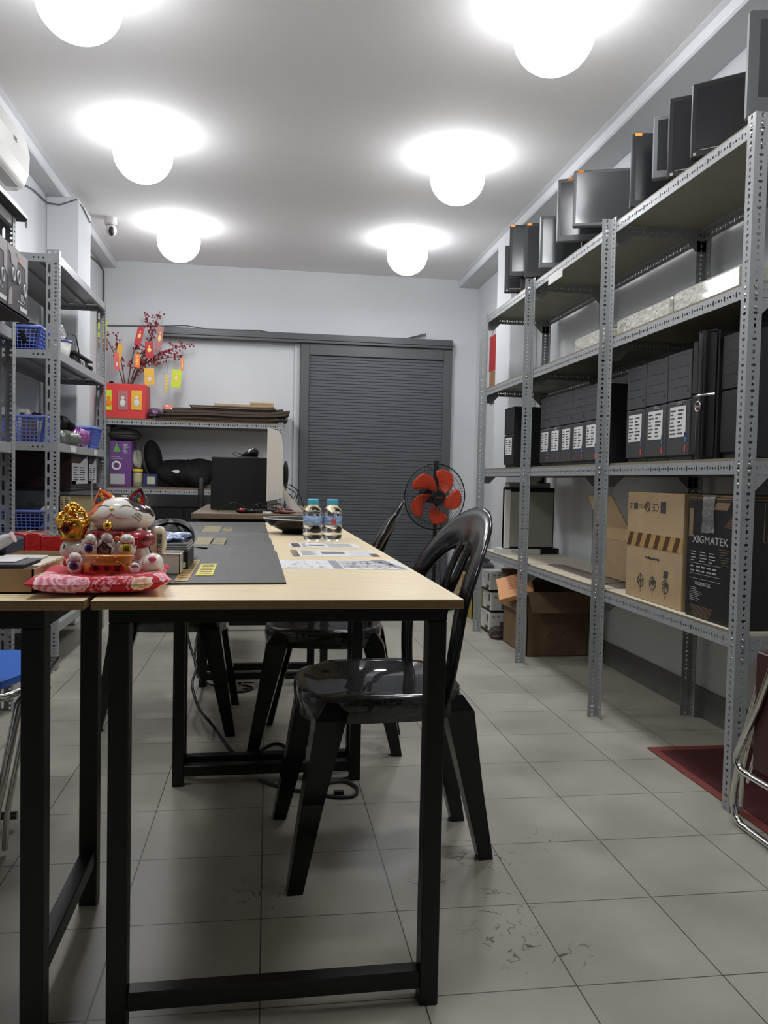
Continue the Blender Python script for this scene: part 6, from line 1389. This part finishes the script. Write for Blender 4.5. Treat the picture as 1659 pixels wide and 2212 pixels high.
# white all-in-one seen from its side
iv = thing('white_all_in_one_computer', 'white all-in-one computer seen edge-on, beside the black case', 'computer', (.03, 4.2, DZ)); Yi = 4.12
P = [(578, 925), (590, 927), (602, 931), (608, 940), (611, 960), (612, 1000), (612, 1045), (611, 1076), (575, 1083), (576, 1040), (577, 980)]
O = [(at(u, v, Y=Yi).x, at(u, v, Y=Yi).z) for u, v in P]; m = MB(); m.prism(O, Yi, Yi+.42, 'y'); o = m.build('shell', mat('warm_white_plastic', (216, 210, 198), .35), iv); md = o.modifiers.new('b', 'BEVEL'); md.width = .004; md.segments = 2
q = at(591, 1067, Y=Yi); m = MB(); m.tube([(q.x+.004*math.cos(t*PI/8), Yi-.0006, q.z+.008*math.sin(t*PI/8)) for t in range(-5, 6)], .0009, 5); m.build('port_ring', MARK, iv)
P = [(612, 1052), (616, 1058), (654, 1108), (635, 1108), (612, 1078)]; O = [(at(u, v, Y=Yi+.06).x, max(DZ+.001, at(u, v, Y=Yi+.06).z)) for u, v in P]; m = MB(); m.prism(O, Yi+.06, Yi+.36, 'y'); m.build('stand', mat('warm_white_plastic', (216, 210, 198), .35), iv)
sp = thing('black_speaker', 'slim black oval speaker standing behind the white computer', 'speaker', (.12, 4.55, DZ)); c = at(617, 1025, Y=4.5); m = MB(); m.sph((c.x, 4.5, c.z), (.016, .03, at(617, 997, Y=4.5).z-c.z+.004), 16, 14); m.build('speaker_body', BLKD, sp); m = MB(); m.cyl((c.x, 4.5, DZ), (c.x, 4.5, c.z-.04), .006, .006, 10); m.box(c.x-.018, 4.48, DZ, c.x+.018, 4.53, DZ+.008, .003); m.build('stand', CHROME, sp)
kbd = thing('keyboard', 'black keyboard under tangled cables in front of the white computer', 'keyboard', (.05, 4.05, DZ)); a, b = at(560, 1102, Z=DZ), at(628, 1102, Z=DZ); m = MB(); m.box(-.015, 3.97, DZ, .115, 4.10, DZ+.012, .003); m.build('keyboard_base', BLKD, kbd); m = MB()
for i in range(9):
    for j in range(7): m.box(-.011+.0137*i, 3.976+.0172*j, DZ+.012, -.011+.0137*i+.0115, 3.976+.0172*j+.014, DZ+.0165, .001)
o = m.build('keys', BLKP, kbd)
cbt = thing('cable_tangle', 'tangle of thin black cables over the keyboard', 'cable', (.03, 4.0, DZ)); m = MB(); random.seed(61)
for k in range(6):
    p0 = Vector((random.uniform(-.05, .1), random.uniform(3.95, 4.08), DZ+.02)); m.tube([p0+Vector((random.uniform(-.05, .05), random.uniform(-.03, .03), .012*(q % 3)+.004*k*.5)) for q in range(7)], .0016, 5)
m.tube([at(u, v, Y=4.0) for u, v in ((470, 1103), (490, 1090), (505, 1085), (520, 1090), (533, 1100))], .0018, 6); m.tube([at(u, v, Y=4.02) for u, v in ((540, 1103), (548, 1090), (560, 1080), (556, 1094))], .0014, 5); m.build('cable_run', BLKM, cbt)
cb2 = thing('monitor_cables', 'black cables looping down behind the white computer to the desk edge', 'cable', (.15, 4.35, DZ)); m = MB()
for pts in (((612, 1048), (625, 1047), (640, 1056), (650, 1075), (656, 1095)), ((613, 1060), (628, 1070), (634, 1082), (628, 1090)), ((615, 1050), (635, 1062), (640, 1070), (632, 1078), (622, 1074), (618, 1064)), ((614, 1046), (630, 1048), (645, 1062), (640, 1078))): m.tube([at(u, v, Y=4.36) for u, v in pts], .0028, 6)
m.build('cable_run', BLKM, cb2)
rm = thing('red_black_mouse', 'black and red computer mouse on the brown desk edge', 'mouse', (-.13, 3.94, DZ)); c = at(530, 1104, Y=3.95); m = MB(); m.sph((c.x, 3.95, DZ+.012), (.048, .03, .014), 24, 12); m.build('shell', BLKP, rm); m = MB(); m.sph((c.x-.016, 3.932, DZ+.016), (.018, .018, .009), 16, 10); m.build('red_button', mat('dark_red_plastic', (150, 36, 44), .25), rm)
m = MB(); m.box(c.x+.02, 3.95, DZ, c.x+.1, 3.99, DZ+.018, .004); m.build('receiver_block', BLKD, rm)
ds = thing('white_adapter', 'small white adapter block between the mouse and the brown pouch', 'adapter', (0, 3.9, DZ)); a = at(577, 1110, Y=3.9); MB().box(a.x-.022, 3.885, DZ, a.x+.02, 3.91, DZ+.011, .002).build('block', WHT, ds); MB().box(a.x+.02, 3.89, DZ+.002, a.x+.027, 3.905, DZ+.009, .001).build('plug', KRAFT, ds)
po = thing('brown_pouch', 'crumpled reddish brown leather pouch on the right of the brown desk', 'pouch', (.07, 3.92, DZ)); c = at(620, 1108, Y=3.92)
BLE = mat('red_brown_leather', (104, 54, 42), .45, bump=.5, bscale=60); m = MB(); m.surf(lambda i, j: (c.x-.01+.05*math.cos(2*PI*i)*math.sin(PI*(1-j))*(1+.15*math.sin(6*PI*i)), 3.93+.025*math.sin(2*PI*i)*math.sin(PI*(1-j)), DZ+.009*(1+math.cos(PI*(1-j)))*(1+.5*math.exp(-((math.cos(2*PI*i)+.5)/.3)**2))), 30, 12, cu=True); m.build('pouch_body', BLE, po); m = MB(); m.sph((c.x-.03, 3.925, DZ+.02), (.012, .014, .016), 14, 10, rot=Euler((0, .4, 0)).to_matrix()); m.build('flap', BLE, po)

# ------------------------------------------------------------------ cables under the tables
uc = thing('floor_cable', 'black cable hanging down under the tables and curling on the floor', 'cable', (-.2, 3.0, 0))
m = MB(); m.tube(cr([at(u, v, Y=y) for u, v, y in ((398, 1345, 3.62), (412, 1400, 3.55), (424, 1440, 3.45), (415, 1480, 3.3), (430, 1530, 3.1), (450, 1556, 2.95))]+[Vector((at(u, v, Z=0).x, at(u, v, Z=0).y, .006)) for u, v in ((463, 1575), (480, 1600), (500, 1625), (530, 1640), (590, 1610), (620, 1620), (640, 1660))]), .0055, 8)
m.tube(cr([at(432, 1350, Y=3.64), at(424, 1385, Y=3.6), at(421, 1430, Y=3.5), at(430, 1462, Y=3.6)]+[Vector((at(u, v, Z=0).x, at(u, v, Z=0).y, .006)) for u, v in ((445, 1478), (490, 1492), (520, 1497), (545, 1490), (540, 1480), (515, 1478))]), .005, 8); m.build('cable_run', BLKM, uc)
pl_ = at(536, 1482, Z=.012); m = MB(); m.box(pl_.x-.03, pl_.y-.015, 0.002, pl_.x+.03, pl_.y+.015, .028, .004); m.build('silver_plug', CHROME, uc)
f2 = thing('floor_cable', 'grey cable loop on the floor around the rear leg of the near table', 'cable', (.2, 2.4, 0)); c = at(735, 1716, Z=0)
m = MB(); m.tube(cr([Vector((at(u, v, Z=0).x, at(u, v, Z=0).y, .006)) for u, v in ((700, 1722), (730, 1726), (760, 1724), (772, 1714), (768, 1703), (745, 1692), (715, 1694), (690, 1706), (640, 1712), (560, 1690))]), .0055, 8); m.build('cable_run', mat('dark_grey_rubber', (52, 52, 54), .45), f2); MB().cyl((c.x-.02, c.y, .006), (c.x+.01, c.y, .006), .0075, .0075, 10).build('ferrite', BLKD, f2)

# ------------------------------------------------------------------ folding chairs at both edges
BSEAT = mat('blue_vinyl', (36, 92, 178), .4)
bc_ = thing('folding_chair', 'chrome folding chair with a blue vinyl seat behind the left table', 'chair', (-.9, 2.1, 0))
m = MB(); q = [at(38, 1437, Z=.45), at(38, 1454, Z=.45), at(0, 1474, Z=.45)]; m.prism([(-.96, 2.42), (q[0].x+.03, 2.42), (q[1].x+.03, 2.17), (q[2].x, 2.04), (-.78, 1.99), (-.96, 1.99)], .432, .45); o = m.build('seat', BSEAT, bc_); md = o.modifiers.new('b', 'BEVEL'); md.width = .008; md.segments = 3
m = MB(); m.tube([(-.975, 1.975, .418), (-.78, 1.975, .418), (q[2].x+.015, 2.02, .418), (q[1].x+.05, 2.15, .418), (q[0].x+.05, 2.43, .418), (-.975, 2.43, .418)], .010, 10); m.build('seat_frame', CHROME, bc_)
a, b = at(40, 1520, Y=2.1), at(-8, 1760, Y=2.1); m = MB(); m.tube([(a.x+.02, 2.12, .41), tuple(a), tuple(b), (b.x-.005, 2.1, .012)], .0105, 10); m.build('leg', CHROME, bc_)
m = MB(); m.tube([(a.x+.06, 2.16, .41), (a.x+.014, 2.14, a.z), (b.x+.025, 2.1, b.z), (b.x+.02, 2.1, .012)], .0075, 10); m.build('leg', CHROME, bc_)
m = MB(); m.tube([(-.96, 2.0, .41), (-.95, 2.0, .012)], .0105, 10); m.build('leg', CHROME, bc_); m = MB(); m.tube([(-.96, 2.4, .41), (-.95, 2.4, .012)], .0105, 10); m.build('leg', CHROME, bc_)
c = at(16, 1762, Y=2.26); m = MB(); m.cyl((-.95, 2.26, max(.012, c.z)), (-.655, 2.26, max(.012, c.z)), .011, .011, 12); m.build('floor_bar', mat('dark_bar', (60, 30, 30), .3, coat=1), bc_)
m = MB(); m.tube([(-.97, 2.42, .43), (-.99, 2.42, .8), (-.96, 2.42, .84), (-.9, 2.42, .85)], .010, 10); m.build('back_frame', CHROME, bc_)
rc = thing('folding_chair', 'folded chrome chair with dark red slats leaning at the right edge', 'chair', (1.33, 1.8, 0)); XF = 1.335
def fp(u, v, x=XF): p = at(u, v, X=x); p.z = max(p.z, .0095); return p
m = MB(); m.tube([fp(1640, 1480), fp(1612, 1580), fp(1594, 1660), fp(1585, 1710), fp(1584, 1735), fp(1588, 1760), fp(1600, 1783), fp(1620, 1797), (XF, 1.85, .0095), (XF, 1.55, .0095), (XF-.01, 1.48, .03), (XF-.03, 1.42, .12), (XF-.02, 1.42, .8)], .0095, 12); m.build('outer_frame', CHROME, rc)
XG_ = 1.30; m = MB(); m.tube([fp(1690, 1380, XG_), fp(1640, 1520, XG_), fp(1604, 1600, XG_), fp(1591, 1630, XG_), fp(1593, 1648, XG_), fp(1602, 1665, XG_), fp(1625, 1680, XG_), fp(1700, 1724, XG_), fp(1790, 1775, XG_)], .0095, 12); m.build('inner_frame', CHROME, rc)
m = MB(); m.tube([fp(1659, 1430, 1.345), fp(1605, 1655, 1.345), fp(1600, 1740, 1.345)], .0075, 10); m.tube([fp(1638, 1600, 1.32), fp(1615, 1690, 1.32)], .005, 8); m.build('brace', CHROME, rc)
m = MB(); DRD = mat('dark_red_slats', (96, 34, 40), .35, coat=.6)
for k in range(7):
    a = fp(1652, 1490+26*k, 1.318); b_ = Vector((1.318, a.y-.33, a.z-.01)); m.tube([a, b_], [(.004, .009)]*2, 8, flat=(1, 0, 0))
m.build('seat_slat', DRD, rc)
MB().box(1.31, 1.45, .2, 1.328, fp(1632, 1600, 1.318).y, .52, .004).build('seat_panel', mat('dark_red_panel', (62, 26, 30), .4), rc)
